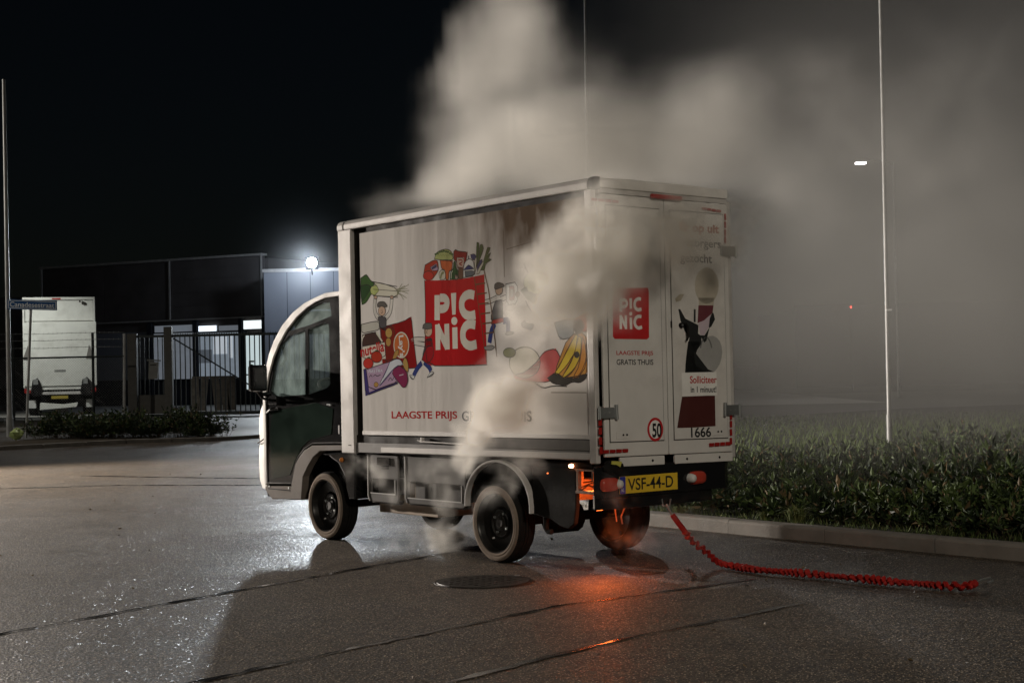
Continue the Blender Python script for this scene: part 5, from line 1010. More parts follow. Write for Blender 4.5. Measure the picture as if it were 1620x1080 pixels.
for a, b in zip(lp, lp[1:]):
    k = max(1, round((b - a).length)); 
    for i in range(k):
        p0 = a.lerp(b, i / k + .006); p1 = a.lerp(b, (i + 1) / k - .006); d = (p1 - p0).normalized(); n_ = Vector((-d.y, d.x)) * .13; q = MB()
        q.add([(*p0, -.01), (*p1, -.01), (*(p1 + n_), -.01), (*(p0 + n_), -.01), (*p0, .075), (*p1, .075), (*(p1 + n_), .08), (*(p0 + n_), .08)], [(0, 1, 2, 3), (4, 5, 6, 7), (0, 1, 5, 4), (1, 2, 6, 5), (2, 3, 7, 6), (3, 0, 4, 7)], M_conc)
        obj("kerbstone", q, lk)

# ------------------------------------------------ vegetation
def leafmat(name, col, tr=.25):
    m = mat(name, col, .6, spec=.25, var=.45, vscale=3.5); return m
M_lf = [leafmat("laurel_leaf", (.017, .030, .010)), leafmat("young_leaf", (.07, .105, .03)), leafmat("dry_leaf", (.14, .10, .05))]
M_grassl = [leafmat("grass_blade", (.085, .12, .035)), leafmat("pale_grass_blade", (.17, .19, .07))]
M_twig = mat("twig_bark", (.06, .045, .03), .8)
def leaves(mb_v, mb_f, mb_m, pos, direc, length, width, mi, nrng):
    """one folded four-cornered leaf"""
    side = np.cross(direc, nrng.normal(size=3)); side /= np.linalg.norm(side) + 1e-9
    up_ = np.cross(side, direc); b = len(mb_v)
    mb_v.append(pos); mb_v.append(pos + direc * length * .5 + side * width / 2 + up_ * width * .18)
    mb_v.append(pos + direc * length - up_ * length * .1); mb_v.append(pos + direc * length * .5 - side * width / 2 + up_ * width * .18)
    mb_f.append((b, b + 1, b + 2)); mb_f.append((b, b + 2, b + 3)); mb_m.extend((mi, mi))
def build_leaf_mesh(name, V, F, Mi, mats, parent=None, loc=None, kind=None):
    me = bpy.data.meshes.new(name); me.from_pydata([tuple(v) for v in V], [], F)
    for m in mats: me.materials.append(m)
    me.polygons.foreach_set("material_index", Mi); me.update()
    o = bpy.data.objects.new(name, me); COL.objects.link(o)
    if parent: o.parent = parent
    if loc is not None: o.location = loc
    if kind: o['kind'] = kind
    return o
def shrub(V, F, Mi, c, h, rad, nst, per, ll, ng, young=.15, dry=.08):
    for s_ in range(nst):
        a = ng.uniform(0, 2 * math.pi); r_ = rad * math.sqrt(ng.uniform()); base = np.array([c[0] + r_ * .45 * math.cos(a), c[1] + r_ * .45 * math.sin(a), c[2]])
        lean = np.array([math.cos(a) * r_ * .9, math.sin(a) * r_ * .9, 0]) + ng.normal(size=3) * [.05, .05, 0]; hh = h * ng.uniform(.55, 1.1); yg = ng.uniform() < .4
        b = len(V); w = np.array([.003, 0, 0]); V.extend([base - w, base + w, base + lean * .9 + [0, 0, hh * .95]]); F.append((b, b + 1, b + 2)); Mi.append(3)
        for k in range(per):
            t = ng.uniform(.15, 1.0) ** .8; p = base + lean * t + np.array([0, 0, hh * t]); ph = ng.uniform(0, 2 * math.pi); el = ng.uniform(-.1, 1.0) + (.5 if t > .85 else 0)
            d = np.array([math.cos(ph) * math.cos(el), math.sin(ph) * math.cos(el), math.sin(el)]); u = ng.uniform()
            mi = 2 if u < dry else (1 if (yg and t > .6 and u < .75) or u < dry + young else 0); l = ll * ng.uniform(.6, 1.25)
            leaves(V, F, Mi, p, d, l, l * .36, mi, ng)
ng = np.random.default_rng(12)
kd = (KB - KA).normalized(); kn = Vector((kd.y, -kd.x))
if kn.x < 0: kn = -kn
V, F, Mi = [], [], []
cnt = 0
for i in range(2600):
    s_ = ng.uniform(-2.5, 9.5); w_ = .45 + 7.0 * ng.uniform() ** 1.4; p = KA.lerp(KB, 0) + kd * s_ + kn * w_
    if w_ < .8 and ng.uniform() < .55: continue
    px = 810 + p.x / p.y * 2506
    if px > 1780 or px < 1050 or p.y < 9: continue
    if (p - Cn).length > 99: continue
    h = .12 + .20 * min(1, w_ / 1.8) + .08 * math.sin(s_ * 1.9 + w_) * math.cos(w_ * 2.3)
    shrub(V, F, Mi, (p.x, p.y, .085), max(.12, h * ng.uniform(.6, 1.3)), .17, 4, 12 if w_ < 3 else 8, ng.uniform(.05, .105), ng); cnt += 1
    if cnt > 1150: break
o = build_leaf_mesh("ground_shrubs", V, F, Mi, M_lf + [M_twig], kind='stuff')
tag(o, "dense dark leafy ground cover growing behind the kerb on the right", "shrubs")
# grass and weeds at the foot of the kerb
def tuft(name, loc, n, h, spread, label, cat="grass tuft", pale=.5, group=None, kind=None):
    V, F, Mi = [], [], []
    for k in range(n):
        a = ng.uniform(0, 2 * math.pi); r_ = spread * .3 * ng.uniform(); b = len(V); base = np.array([r_ * math.cos(a), r_ * math.sin(a), 0]); out = spread * ng.uniform(.2, 1.0); hh = h * ng.uniform(.45, 1)
        w = np.array([-math.sin(a), math.cos(a), 0]) * .0045; dv = np.array([math.cos(a), math.sin(a), 0])
        m_ = base + dv * out * .35 + [0, 0, hh * .7]; t_ = base + dv * out + [0, 0, hh * ng.uniform(.5, 1.0)]
        V.extend([base - w, base + w, m_ + w * .8, m_ - w * .8, t_]); F.append((b, b + 1, b + 2, b + 3)); F.append((b + 3, b + 2, b + 4)); mi = 1 if ng.uniform() < pale else 0; Mi.extend((mi, mi))
    o = build_leaf_mesh(name, V, F, Mi, M_grassl, loc=loc); tag(o, label, cat, group); return o
tuft("grass_tuft", (2.235, 12.62, .085), 260, .17, .19, "large pale green grass tuft over the kerb joint, right of the van")
tuft("grass_tuft", (2.02, 12.86, .085), 90, .11, .13, "small grass tuft just left of the large pale one by the kerb")
tuft("grass_tuft", (1.42, 13.55, .085), 120, .10, .18, "low grass tuft at the kerb under the rear bumper")
tuft("grass_tuft", (3.12, 11.52, .085), 60, .08, .10, "tiny grass tuft on bare soil by the right part of the kerb")
def seedling(loc, h, label, ns=5):
    V, F, Mi = [], [], []
    shrub(V, F, Mi, (0, 0, 0), h, .09, ns, 26, .07, ng, young=.9, dry=.02); o = build_leaf_mesh("young_plant", V, F, Mi, M_lf + [M_twig], loc=loc)
    tag(o, label, "plant", "young leafy plants in front of the dark shrubs")
seedling((3.26, 11.85, .085), .30, "upright young plant with pale leaves, left of the close pair near the kerb")
seedling((3.52, 11.75, .085), .33, "upright young plant with pale leaves, right of the close pair near the kerb")
seedling((2.88, 12.3, .085), .27, "spreading young plant between the big grass tuft and the upright pair", 7)
seedling((4.16, 12.2, .085), .36, "tall young plant at the right end of the shrub bed")
seedling((2.45, 13.6, .085), .42, "tall loose shoots standing behind the big grass tuft", 7)
# low hedge on the left
V, F, Mi = [], [], []
for i in range(210):
    t = ng.uniform(); a = Vector((-10.35, 34.6)).lerp(Vector((-6.55, 33.5)), t); w_ = ng.uniform(.0, 1.7); h = .44 + .10 * math.sin(t * 17) + .07 * math.sin(t * 41) - (.22 if t > .93 else 0)
    shrub(V, F, Mi, (a.x + ng.uniform(-.1, .1), a.y + w_, .05), h, .22, 5, 20, .085, ng, young=.1)
hd_ = build_leaf_mesh("hedge", V, F, Mi, M_lf + [M_twig]); tag(hd_, "low dark green hedge between the road and the fence on the left", "hedge")
def bush(loc, h, r_, label):
    V, F, Mi = [], [], []
    shrub(V, F, Mi, (0, 0, 0), h, r_, 16, 22, .085, ng, young=.12); o = build_leaf_mesh("shrub", V, F, Mi, M_lf + [M_twig], loc=loc); tag(o, label, "shrub")
bush((-6.22, 34.2, .04), .50, .28, "small separate shrub right of the hedge end, by the driveway")
bush((-11.85, 34.6, .05), .38, .45, "low shrub at the foot of the tall pole at the left edge")
bush((-10.55, 35.0, .05), .36, .25, "thin straggly shrub beside the street sign post")
q = MB(); rr = random.Random(9); vs = []; n = 10
for i in range(6):
    for k in range(n): t = math.pi * i / 5; an = 2 * math.pi * k / n; r_ = .13 * rr.uniform(.7, 1.15); vs.append((r_ * math.sin(t) * math.cos(an) * 1.3, r_ * math.sin(t) * math.sin(an), .14 + r_ * math.cos(t)))
q.add(vs, [(i * n + k, i * n + (k + 1) % n, (i + 1) * n + (k + 1) % n, (i + 1) * n + k) for i in range(5) for k in range(n)], mat("lime_plastic", (.45, .55, .22), .4))
o = obj("plastic_bag", q, None, loc=(-10.75, 34.3, .05)); tag(o, "crumpled lime green plastic bag at the foot of the sign post", "plastic bag")
# loose grass and leaf litter on the island and on the road edge
V, F, Mi = [], [], []
for i in range(5200):
    s_ = ng.uniform(-2.5, 8.5); w_ = .16 + abs(ng.normal()) * .55; p = KA + kd * s_ + kn * w_; b = len(V); a = ng.uniform(0, 6.28); h = ng.uniform(.02, .07)
    dv = np.array([math.cos(a), math.sin(a), 0]); w = np.array([-math.sin(a), math.cos(a), 0]) * .004; base = np.array([p.x, p.y, .083])
    V.extend([base - w, base + w, base + dv * h * .6 + [0, 0, h]]); F.append((b, b + 1, b + 2)); Mi.append(0 if ng.uniform() < .8 else 1)
for i in range(6500):
    y = ng.uniform(17, 38); x = ng.uniform(.13, .36) * y; b = len(V); a = ng.uniform(0, 6.28); h = ng.uniform(.05, .16)
    dv = np.array([math.cos(a), math.sin(a), 0]); w = np.array([-math.sin(a), math.cos(a), 0]) * .012; base = np.array([x, y, .083])
    V.extend([base - w, base + w, base + dv * h * .6 + [0, 0, h]]); F.append((b, b + 1, b + 2)); Mi.append(0)
build_leaf_mesh("grass", V, F, Mi, M_grassl, kind='stuff')
V, F, Mi = [], [], []
for i in range(70):
    x, y = ng.uniform(-5, 4), ng.uniform(6.5, 22)
    if y > 12 and x > 1: continue
    a = ng.uniform(0, 6.28); leaves(V, F, Mi, np.array([x, y, .006]), np.array([math.cos(a), math.sin(a), .12]), ng.uniform(.02, .045), .018, 2, ng)
build_leaf_mesh("fallen_leaves", V, F, Mi, M_lf + [M_twig], kind='stuff')

# ------------------------------------------------ street sign, poles
M_galv = mat("galvanised_pole", (.34, .345, .34), .45, metal=.5, var=.15, dirt=.3)
sg = thing("street_sign", "blue street name plate on a thin leaning grey post, lower left by the hedge", "street sign", (-11.07, 36, .05))
q = MB(); q.tube([(0, 0, 0), (.15, 0, 2.95)], .03, M_galv, 10); obj("post", q, sg, smooth=True)
M_sblue = mat("sign_blue", (.03, .10, .26), .35, emit=None)
q = MB(); q.prism([(-.37, 2.92), (.755, 2.865), (.755, 3.085), (-.37, 3.145)], 1, -.045, -.03, M_sblue); pl2 = obj("sign_plate", q, sg, .01)
Pn = lambda uv: (-.315 + uv[0], -.0462, 2.972 + uv[1] - uv[0] * .05)
obj("lettering", text_mesh("Canadesestraat", 1.01, .115, Pn, mat("sign_white", (.75, .78, .8), .4), .012), pl2, fix=False)
q = MB(); q.prism([(-.352, 2.940), (.735, 2.886), (.735, 3.064), (-.352, 3.124), (-.352, 2.940)][:4], 1, -.0461, -.0455, mat("sign_white"), [[(-.338, 2.953), (.722, 2.900), (.722, 3.050), (-.338, 3.110)]]); obj("plate_border", q, pl2, fix=False)
def pole(loc, h, r0, r1, lean, label, name="lamp_post"):
    p = thing(name, label, "pole", loc); q = MB(); q.tube([(0, 0, 0), (lean * .3, 0, h * .3), (lean, 0, h)], [r0, r0 * .85, r1], M_galv, 12); obj("shaft", q, p, smooth=True)
    q = MB(); q.tube([(0, 0, 0), (0, 0, .45)], r0 * 1.25, M_galv, 12); obj("base_sleeve", q, p, smooth=True); return p
pole((-11.6, 36.5, .05), 8.25, .062, .04, -.02, "tall slim grey pole at the left edge beside the street sign", "flagpole")
rp = pole((5.80, 24.5, .085), 9.5, .036, .024, .04, "tall slim pale pole rising out of the island shrubs on the right")
q = MB(); q.box((-.02, -.07, 2.05), (.07, -.055, 2.08), mat("pole_tag", (.8, .8, .8), .3)); obj("reflective_tag", q, rp)
wp_ = pole((1.93, 40, 0), 10.9, .05, .03, .10, "thin tall lamp post behind the van half lost in the smoke")
q = MB(); q.tube([(.10, 0, 10.85), (-.4, 0, 11.1), (-1.9, 0, 11.15)], .03, M_galv, 8); obj("arm", q, wp_, smooth=True)
q = MB(); q.box((-2.6, -.14, 11.06), (-1.9, .14, 11.17), M_galv); q.box((-2.52, -.1, 11.045), (-2.0, .1, 11.0595), mat("lamp_glass_lit", (1, 1, 1), .4, emit=(.85, .85, 1), estr=25)); obj("lamp_head", q, wp_, .01)
fl2 = pole((14.6, 60, .02), 8.9, .05, .035, 0, "distant street lamp with a lit white head in the smoke")
q = MB(); q.tube([(0, 0, 8.85), (-.5, 0, 9.0), (-1.05, 0, 8.98)], .03, M_galv, 8); obj("arm", q, fl2)
q = MB(); q.box((-1.45, -.09, 8.93), (-1.02, .09, 9.0), M_galv); q.box((-1.43, -.11, 8.86), (-1.04, .08, 8.925), mat("far_lamp_lit", (1, 1, 1), .4, emit=(1, .97, .95), estr=9)); obj("lamp_head", q, fl2)
lamp("far_street_lamp_light", 'SPOT', (13.35, 59.9, 8.7), 350, (1, .93, .9), (9.5, 47, 0), .2, 110, .6)

# ------------------------------------------------ fence on the left
M_fence = mat("dark_green_fence_steel", (.035, .04, .04), .45, metal=.4, var=.2)
fe = thing("chain_link_fence", "dark chain link fence with three strands of barbed wire in front of the parked truck", "fence", (-16.07, 51, .06))
for x, h in ((-5.0, 2.78), (-2.45, 2.78), (0, 2.78), (2.57, 2.78)):
    q = MB(); q.tube([(x, 0, 0), (x, 0, h)], .045, M_fence, 8); obj("fence_post", q, fe, smooth=True)
q = MB(); q.tube([(3.55, 0, 0), (3.60, 0, 2.72)], .055, M_galv, 8); obj("fence_post", q, fe, smooth=True)
q = MB(); q.tube([(-5, -.03, 1.99), (3.58, -.03, 2.00)], .028, M_fence, 8); obj("top_rail", q, fe, smooth=True)
q = MB(); q.tube([(-5, -.03, .10), (3.58, -.03, .08)], .015, M_fence, 6); obj("bottom_wire", q, fe)
for z in (2.78, 2.56, 2.32):
    q = MB(); pts = [(-5 + i * .86, -.05, z - .02 * (i % 3 == 1)) for i in range(11)]; q.tube(pts, .006, M_galv, 5)
    for i in range(57): x = -5 + i * .15; q.tube([(x, -.07, z - .03), (x + .012, -.03, z + .025)], .005, M_galv, 3, False)
    obj("barbed_wire", q, fe)
q = MB(); p_ = .085
for k in range(int(8.55 / p_) + 24):
    for s_ in (1, -1):
        x0 = -5 + k * p_ - (1.9 if s_ > 0 else 0); xa, xb = (x0, x0 + 1.88) if s_ > 0 else (x0 + .02, x0 - 1.86); za, zb = .10, 1.98
        def clip(xa, za, xb, zb, lo=-5, hi=3.56):
            t0, t1 = 0, 1; dx = xb - xa
            for lim, sg_ in ((lo, 1), (hi, -1)):
                if (xa - lim) * sg_ < 0: t0 = max(t0, (lim - xa) / dx)
                if (xb - lim) * sg_ < 0: t1 = min(t1, (lim - xa) / dx)
            return (t0, t1)
        t0, t1 = clip(xa, za, xb, zb)
        if t1 - t0 < .02: continue
        A = (xa + (xb - xa) * t0, -.01 * s_, za + (zb - za) * t0); B = (xa + (xb - xa) * t1, -.01 * s_, za + (zb - za) * t1)
        q.tube([A, B], .0032, M_galv, 3, False)
o = obj("wire_mesh", q, fe, fix=False); o['kind'] = 'stuff'
# gate posts and gates
M_gpost = mat("grey_gate_post", (.085, .082, .075), .7, var=.15, dirt=.3)
gp = thing("pedestrian_gate", "narrow barred gate with a solid lower panel between two wide grey posts", "gate", (-12.5, 52, .065))
for x, w_, h in ((.04, .30, 2.74), (1.22, .26, 2.94)):
    q = MB(); q.box((x - w_ / 2, -.13, 0), (x + w_ / 2, .13, h), M_gpost); obj("gate_post", q, gp, .015)
q = MB(); q.box((.20, -.02, .10), (1.08, .02, .72), M_gpost); obj("lower_panel", q, gp)
for z0 in (0, 2.6): q = MB(); q.box((.19, -.03, z0), (1.09, .03, z0 + .08), M_fence); obj("gate_rail", q, gp)
for k in range(6): q = MB(); x = .26 + k * .15; q.box((x, -.015, .725), (x + .03, .015, 2.598), M_fence); obj("gate_bar", q, gp)
mbx = thing("letter_box", "grey letter box hanging on the narrow gate", "letter box", (-11.72, 51.8, 1.30))
q = MB(); q.prism([(-.17, .0), (.13, 0), (.17, .55), (-.14, .58)], 1, -.12, .05, mat("grey_box_paint", (.16, .16, .15), .5)); obj("box", q, mbx, .01)
q = MB(); q.prism([(-.20, .60), (.21, .575), (.21, .625), (-.20, .65)], 1, -.15, .07, mat("grey_box_paint")); obj("lid", q, mbx, .008)
q = MB(); q.box((-.1, -.13, .45), (.1, -.121, .48), M_gap); obj("slot", q, mbx)
gt = thing("sliding_gate", "long dark barred sliding gate with a diagonal brace across the yard entrance", "gate", (-11.16, 52, .065))
q = MB(); q.box((.0, -.04, 2.60), (7.2, .04, 2.68), M_fence); obj("top_rail", q, gt)
q = MB(); q.box((.0, -.05, .02), (7.2, .05, .14), M_fence); obj("bottom_rail", q, gt)
q = MB(); q.tube([(.05, -.03, 2.56), (2.63, -.03, .91), (3.9, -.03, .14)], .026, M_fence, 6); obj("diagonal_brace", q, gt)
barme = None
for k in range(44):
    if barme is None:
        q = MB(); q.box((-.017, -.017, .14), (.017, .017, 2.60), M_fence); b_ = obj("gate_bar", q, gt); barme = b_
    else: b_ = barme.copy(); COL.objects.link(b_); b_.parent = gt
    b_.location = (.10 + k * .163, 0, 0)
q = MB()
for k in range(90): x = .04 + k * .08; q.add([(x - .012, -.012, 2.68), (x + .012, -.012, 2.68), (x + .012, .012, 2.68), (x - .012, .012, 2.68), (x, 0, 2.76)], [(0, 1, 4), (1, 2, 4), (2, 3, 4), (3, 0, 4)], M_fence)
obj("spikes", q, gt)

# ------------------------------------------------ parked truck and trailer
M_truck = mat("truck_white", (.62, .62, .58), .45, var=.06, vscale=1.5, dirt=.35, dirtcol=(.3, .28, .25))
M_truckg = mat("trailer_grey", (.085, .08, .078), .6, var=.1)
tk = thing("parked_truck", "white box truck parked behind the fence, seen from the rear with its tail lift up", "truck", (-16.27, 57, .065), R(15.5))
q = MB(); q.box((-1.25, .1, .98), (1.22, 8.2, 4.20), M_truck); obj("cargo_box", q, tk, .03)
q = MB(); q.box((-1.27, 0, 4.15), (1.24, .1, 4.25), M_truck); q.box((-1.27, 0, 1.0), (-1.20, .1, 4.15), M_truck); q.box((1.17, 0, 1.0), (1.24, .1, 4.15), M_truck); obj("rear_frame", q, tk, .01)
q = MB(); q.box((-1.19, .06, 3.4), (1.16, .09, 4.14), M_truck); obj("rear_shutter", q, tk)
q = MB(); q.prism([(1.02, -.02), (1.08, .02), (3.36, -.04), (3.36, -.10), (1.04, -.12)], 0, -1.23, 1.27, M_truck) if False else q.box((-1.24, -.14, 1.06), (1.27, -.03, 3.34), M_truck); tl_ = obj("tail_lift", q, tk, .015)
q = MB(); q.box((-.20, -.148, 1.56), (.19, -.141, 1.64), mat("maker_badge", (.22, .22, .21), .5)); obj("badge", q, tl_)
for s_, x in ((1, -1.12), (-1, 1.03)): q = MB(); q.prism([(x - .17 * s_, 2.02), (x + .13 * s_, 2.02), (x + .02 * s_, 2.52)], 1, -.16, -.142, mat("flag_grey", (.16, .15, .14), .6)); obj("warning_flag", q, tl_)
q = MB(); q.box((-.25, -.01, 4.17), (.05, .0, 4.22), M_redref); obj("roof_marker", q, tk)
for x in (-.78, .72): q = MB(); q.box((x - .03, -.165, 4.05), (x + .03, -.03, 4.14), M_black); obj("roof_hook", q, tk)
for x, s_ in ((-.83, 1), (.88, -1)):
    q = MB(); q.prism([(x - .20, .82), (x - .12, 1.28), (x + .06, 1.36), (x + .20, 1.00), (x + .16, .72), (x - .1, .70)], 1, -.32, -.16, M_black); q.box((x - .10, -.335, 1.12), (x + .07, -.322, 1.32), M_hinge); obj("lift_arm", q, tk, .02)
q = MB(); q.box((-1.12, -.2, .93), (1.1, -.05, 1.02), M_truck); q.box((-.7, -.26, .76), (.75, -.1, .86), M_alu); obj("lift_frame", q, tk)
q = MB(); q.prism([(-.72, .22), (.55, .30), (.60, .46), (.1, .40), (-.70, .48)], 1, -.32, -.2, M_truck); obj("under_run_bar", q, tk, .01)
q = MB(); q.box((-.32, -.28, .60), (.26, -.27, .71), mat("truck_plate_yellow", (.34, .26, .05), .5)); obj("number_plate", q, tk)
q = MB(); q.box((.86, -.2, .82), (1.24, -.1, .98), M_redref); obj("tail_light", q, tk, .01)
q = MB(); q.box((-1.24, -.2, .82), (-.98, -.1, .98), M_redref); obj("tail_light", q, tk, .01)
for x in (-.99, 1.02): q = MB(); q.box((x - .14, -.02, .28), (x + .14, .0, .56), mat("pale_mudflap", (.5, .5, .48), .6)); obj("mudflap", q, tk)
q = MB(); q.box((-.5, .2, .4), (.5, 8, .9), M_matblk); q.box((-.12, -.1, .1), (.25, 0, .40), M_truckg); obj("chassis", q, tk)
for x in (-.95, .95):
    for y in (1.3, 6.8): q = MB(); q.lathe([(.0, -.16), (.3, -.16), (.48, -.15), (.5, -.1), (.5, .1), (.48, .15), (.3, .16), (0, .16)], M_tyre, 24, 0); w_ = obj("wheel", q, tk, smooth=True); w_.location = (x, y, .44)
tr_ = thing("parked_trailer", "dull grey box trailer standing in the dark at the left edge", "trailer", (-22.6, 66, .065))
q = MB(); q.box((-2.6, 0, .98), (2.3, 9, 4.75), M_truckg); obj("cargo_box", q, tr_, .02)
q = MB(); q.box((-2.6, .2, .3), (2.2, 8.8, .975), M_matblk); obj("skirt", q, tr_)
for y in (1.5, 3.0): q = MB(); q.lathe([(.0, -.16), (.48, -.15), (.5, 0), (.48, .15), (0, .16)], M_tyre, 20, 0); w_ = obj("wheel", q, tr_, smooth=True); w_.location = (1.9, y, .44)

# ------------------------------------------------ office building with the dark fascia
bd = thing("office_building", "low office building with a dark fascia band and dimly lit windows behind the gate", "building", (-11.05, 70, .065), R(-27.35))
M_wall = mat("blue_grey_cladding", (.21, .22, .25), .6, var=.06, vscale=1)
M_plinth = mat("dark_plinth", (.028, .03, .038), .7, var=.1)
M_fascia = mat("dark_fascia", (.10, .09, .088), .65, var=.15, vscale=1)
M_trim = mat("dim_metal_trim", (.45, .43, .41), .5, metal=.3)
q = MB(); q.box((-14, .3, 1.2), (-6.62, .5, 3.42), M_wall); obj("wall", q, bd)
q = MB(); q.box((-14, .25, 0), (.1, .5, 1.17), M_plinth); obj("plinth", q, bd)
q = MB(); q.box((-14, .28, 3.42), (.1, .5, 3.9), M_fascia); obj("lintel", q, bd)
q = MB(); q.box((-14, .5, 0), (.1, 9, 3.9), M_fascia); q.box((-13, .45, 3.9), (.1, 9, 6.5), M_fascia); obj("building_body", q, bd)
for a, b in ((-13.0, -9.2), (-9.16, -5.26), (-5.20, -.08)): q = MB(); q.box((a, .18, 3.93), (b, .44, 6.58), M_fascia); obj("fascia_panel", q, bd, .01)
for y in (4.5, 5.1, 5.7, 6.2):
    q = MB(); q.box((-13, .165, y), (-.1, .178, y + .02), M_fascia); obj("cladding_seam", q, bd)
for x in (-13.02, -5.23, -.06): q = MB(); q.box((x - .035, .10, 3.93), (x + .035, .162, 6.60), M_trim); obj("fascia_strut", q, bd)
q = MB(); q.box((-13.1, .05, 6.60), (0, .5, 6.70), M_trim); obj("fascia_cap", q, bd)
q = MB(); q.box((-9.7, .10, 3.86), (0, .17, 3.92), M_trim); obj("fascia_drip", q, bd)
for x0, x1 in ((-6.60, -6.33), (-3.95, -3.70), (-1.38, -1.18), (-.10, .42)): q = MB(); q.box((x0, .12, 0), (x1, .5, 3.86), M_plinth); obj("column", q, bd)
def glow(name, col=(1, 1, 1), s=1): return mat(name, col, .6, var=.25, vscale=1.3, emit=col, estr=s)
def litwin(x0, x1, z0, z1, mt, nm="window"):
    q = MB(); q.box((x0, .20, z0), (x1, .24, z1), mt); w_ = obj(nm, q, bd)
    q = MB(); e_ = .03
    q.box((x0 - e_, .17, z0 - e_), (x1 + e_, .199, z0), M_plinth); q.box((x0 - e_, .17, z1), (x1 + e_, .199, z1 + e_), M_plinth); q.box((x0 - e_, .17, z0 + .001), (x0, .199, z1 - .001), M_plinth); q.box((x1, .17, z0 + .001), (x1 + e_, .199, z1 - .001), M_plinth)
    obj("frame", q, w_); return w_
gB = glow("lit_office_pane", (.40, .47, .55), .34); gB2 = glow("dim_office_pane", (.38, .42, .48), .24)
w1 = litwin(-6.25, -4.0, 1.20, 3.30, gB2); w2 = litwin(-3.66, -1.42, 1.20, 3.24, gB)
q = MB(); q.box((-2.83, .185, 2.29), (-2.07, .199, 3.07), glow("lit_poster_pane", (.62, .68, .75), .6)); obj("bright_pane", q, w2)
q = MB(); q.box((-1.95, .185, 2.1), (-1.75, .199, 3.1), glow("lit_poster_pane")); obj("bright_pane", q, w2)
q = MB(); q.box((-3.66, .19, 1.9), (-2.9, .199, 2.5), glow("dark_pane_shape", (.20, .23, .27), .25)); obj("dim_pane", q, w2)
q = MB(); q.box((-5.2, .16, 1.2), (-5.14, .199, 3.3), M_plinth); obj("mullion", q, w1)
litwin(-3.66, -2.62, 3.33, 3.58, glow("bright_transom", (.8, .9, 1.0), 1.6), "transom_window"); litwin(-2.52, -1.42, 3.33, 3.56, gB2, "transom_window"); litwin(-6.2, -4.0, 3.36, 3.66, gB2, "transom_window")
litwin(-1.14, -.12, 3.36, 3.74, glow("white_light_box", (.88, .95, .95), 1.1), "light_box")
q = MB(); q.box((-1.10, .20, .30), (-.14, .24, 3.12), M_plinth); dr_ = obj("entrance_door", q, bd)
q = MB(); q.box((-1.0, .17, .68), (-.18, .199, 3.08), glow("lit_door_pane", (.66, .78, .80), .75)); obj("door_glass", q, dr_)
obj("house_number", text_mesh("5", .36, .46, lambda uv: (-.90 + uv[0], .166, 1.50 + uv[1]), mat("grey_number", (.20, .21, .20), .6), .02), dr_, fix=False)
q = MB(); q.box((-1.0, .150, 1.30), (-.18, .165, 1.36), M_plinth); obj("push_bar", q, dr_)
# warehouse wing with the floodlight
wh = thing("warehouse", "plain blue grey warehouse wall under the white floodlight, behind the van", "warehouse", (-10.6, 68, .065))
q = MB(); q.box((.0, 0, 1.1), (11.5, 12, 5.70), M_wall); obj("wall", q, wh)
q = MB(); q.box((.0, -.03, 0), (11.5, 0, 1.1), M_plinth); obj("plinth", q, wh)
q = MB(); q.box((-.05, -.06, 5.70), (11.5, .0, 5.84), M_trim); obj("roof_edge", q, wh)
q = MB()
for k in range(11): q.box((k * 1.0 + .98, -.012, 1.12), (k * 1.0 + 1.0, -.001, 5.69), M_plinth)
o = obj("cladding_joints", q, wh); 
ft = thing("wall_floodlight", "blazing white floodlight on the warehouse roof edge above the van cab", "floodlight", (-8.5, 67.9, 5.72))
q = MB(); q.tube([(0, 0, -.1), (0, -.15, .1), (0, -.2, .35)], .03, M_plinth, 8); obj("bracket", q, ft)
q = MB(); q.box((-.28, -.2, .12), (.28, -.05, .68), M_plinth); obj("housing", q, ft, .02)
q = MB(); q.lathe([(0, -.228), (.12, -.226), (.19, -.218), (.21, -.205)], mat("floodlight_lens_lit", (1, 1, 1), .5, emit=(.86, .95, 1.0), estr=160), 28, 1, (0, 0, .40)); obj("lens", q, ft)
# stack of boards leaning behind the gate
st = thing("board_trestle", "row of dark wooden boards leaning in the yard behind the gate", "boards", (-11.35, 60, .065))
q = MB(); q.box((-.78, -.05, 1.22), (.82, .05, 1.30), mat("old_wood", (.07, .06, .05), .8, var=.3)); obj("top_rail", q, st)
for k, (x, sl) in enumerate(((-.68, .0), (-.30, -.14), (.08, .12), (.40, .10), (.70, 0))):
    q = MB(); w_ = .14; q.prism([(x - w_ + sl, 0), (x + w_ + sl, 0), (x + w_, 1.22), (x - w_, 1.22)], 1, -.03, .03, mat("old_wood")); obj("board", q, st)
# dark far structures on the right
fr = thing("far_shed", "dark low shed far off in the smoke with a faint roof edge", "shed", (22, 92, 0))
q = MB(); q.box((-5.5, 0, 0), (20, 14, 4.6), M_plinth); obj("wall", q, fr)
q = MB(); q.box((-5.6, -.1, 4.6), (20, 0, 4.75), M_plinth); obj("roof_edge", q, fr)
q = MB(); q.box((-5.6, -.1, 2.6), (-1.0, 0, 2.66), M_plinth); obj("canopy_edge", q, fr)
rl = thing("red_signal_lamp", "tiny glowing red lamp on a dark stake far behind the pale pole", "lamp", (17.15, 80, 0))
q = MB(); q.tube([(0, 0, 0), (0, 0, 4.1)], .04, M_plinth, 6); obj("post", q, rl)
q = MB(); q.lathe([(0, -.06), (.035, -.02), (.04, 0), (.035, .03), (0, .04)], mat("red_lamp_lit", (1, .1, .05), .5, emit=(1, .05, .03), estr=8), 12, 2, (0, 0, 4.18)); obj("lens", q, rl)
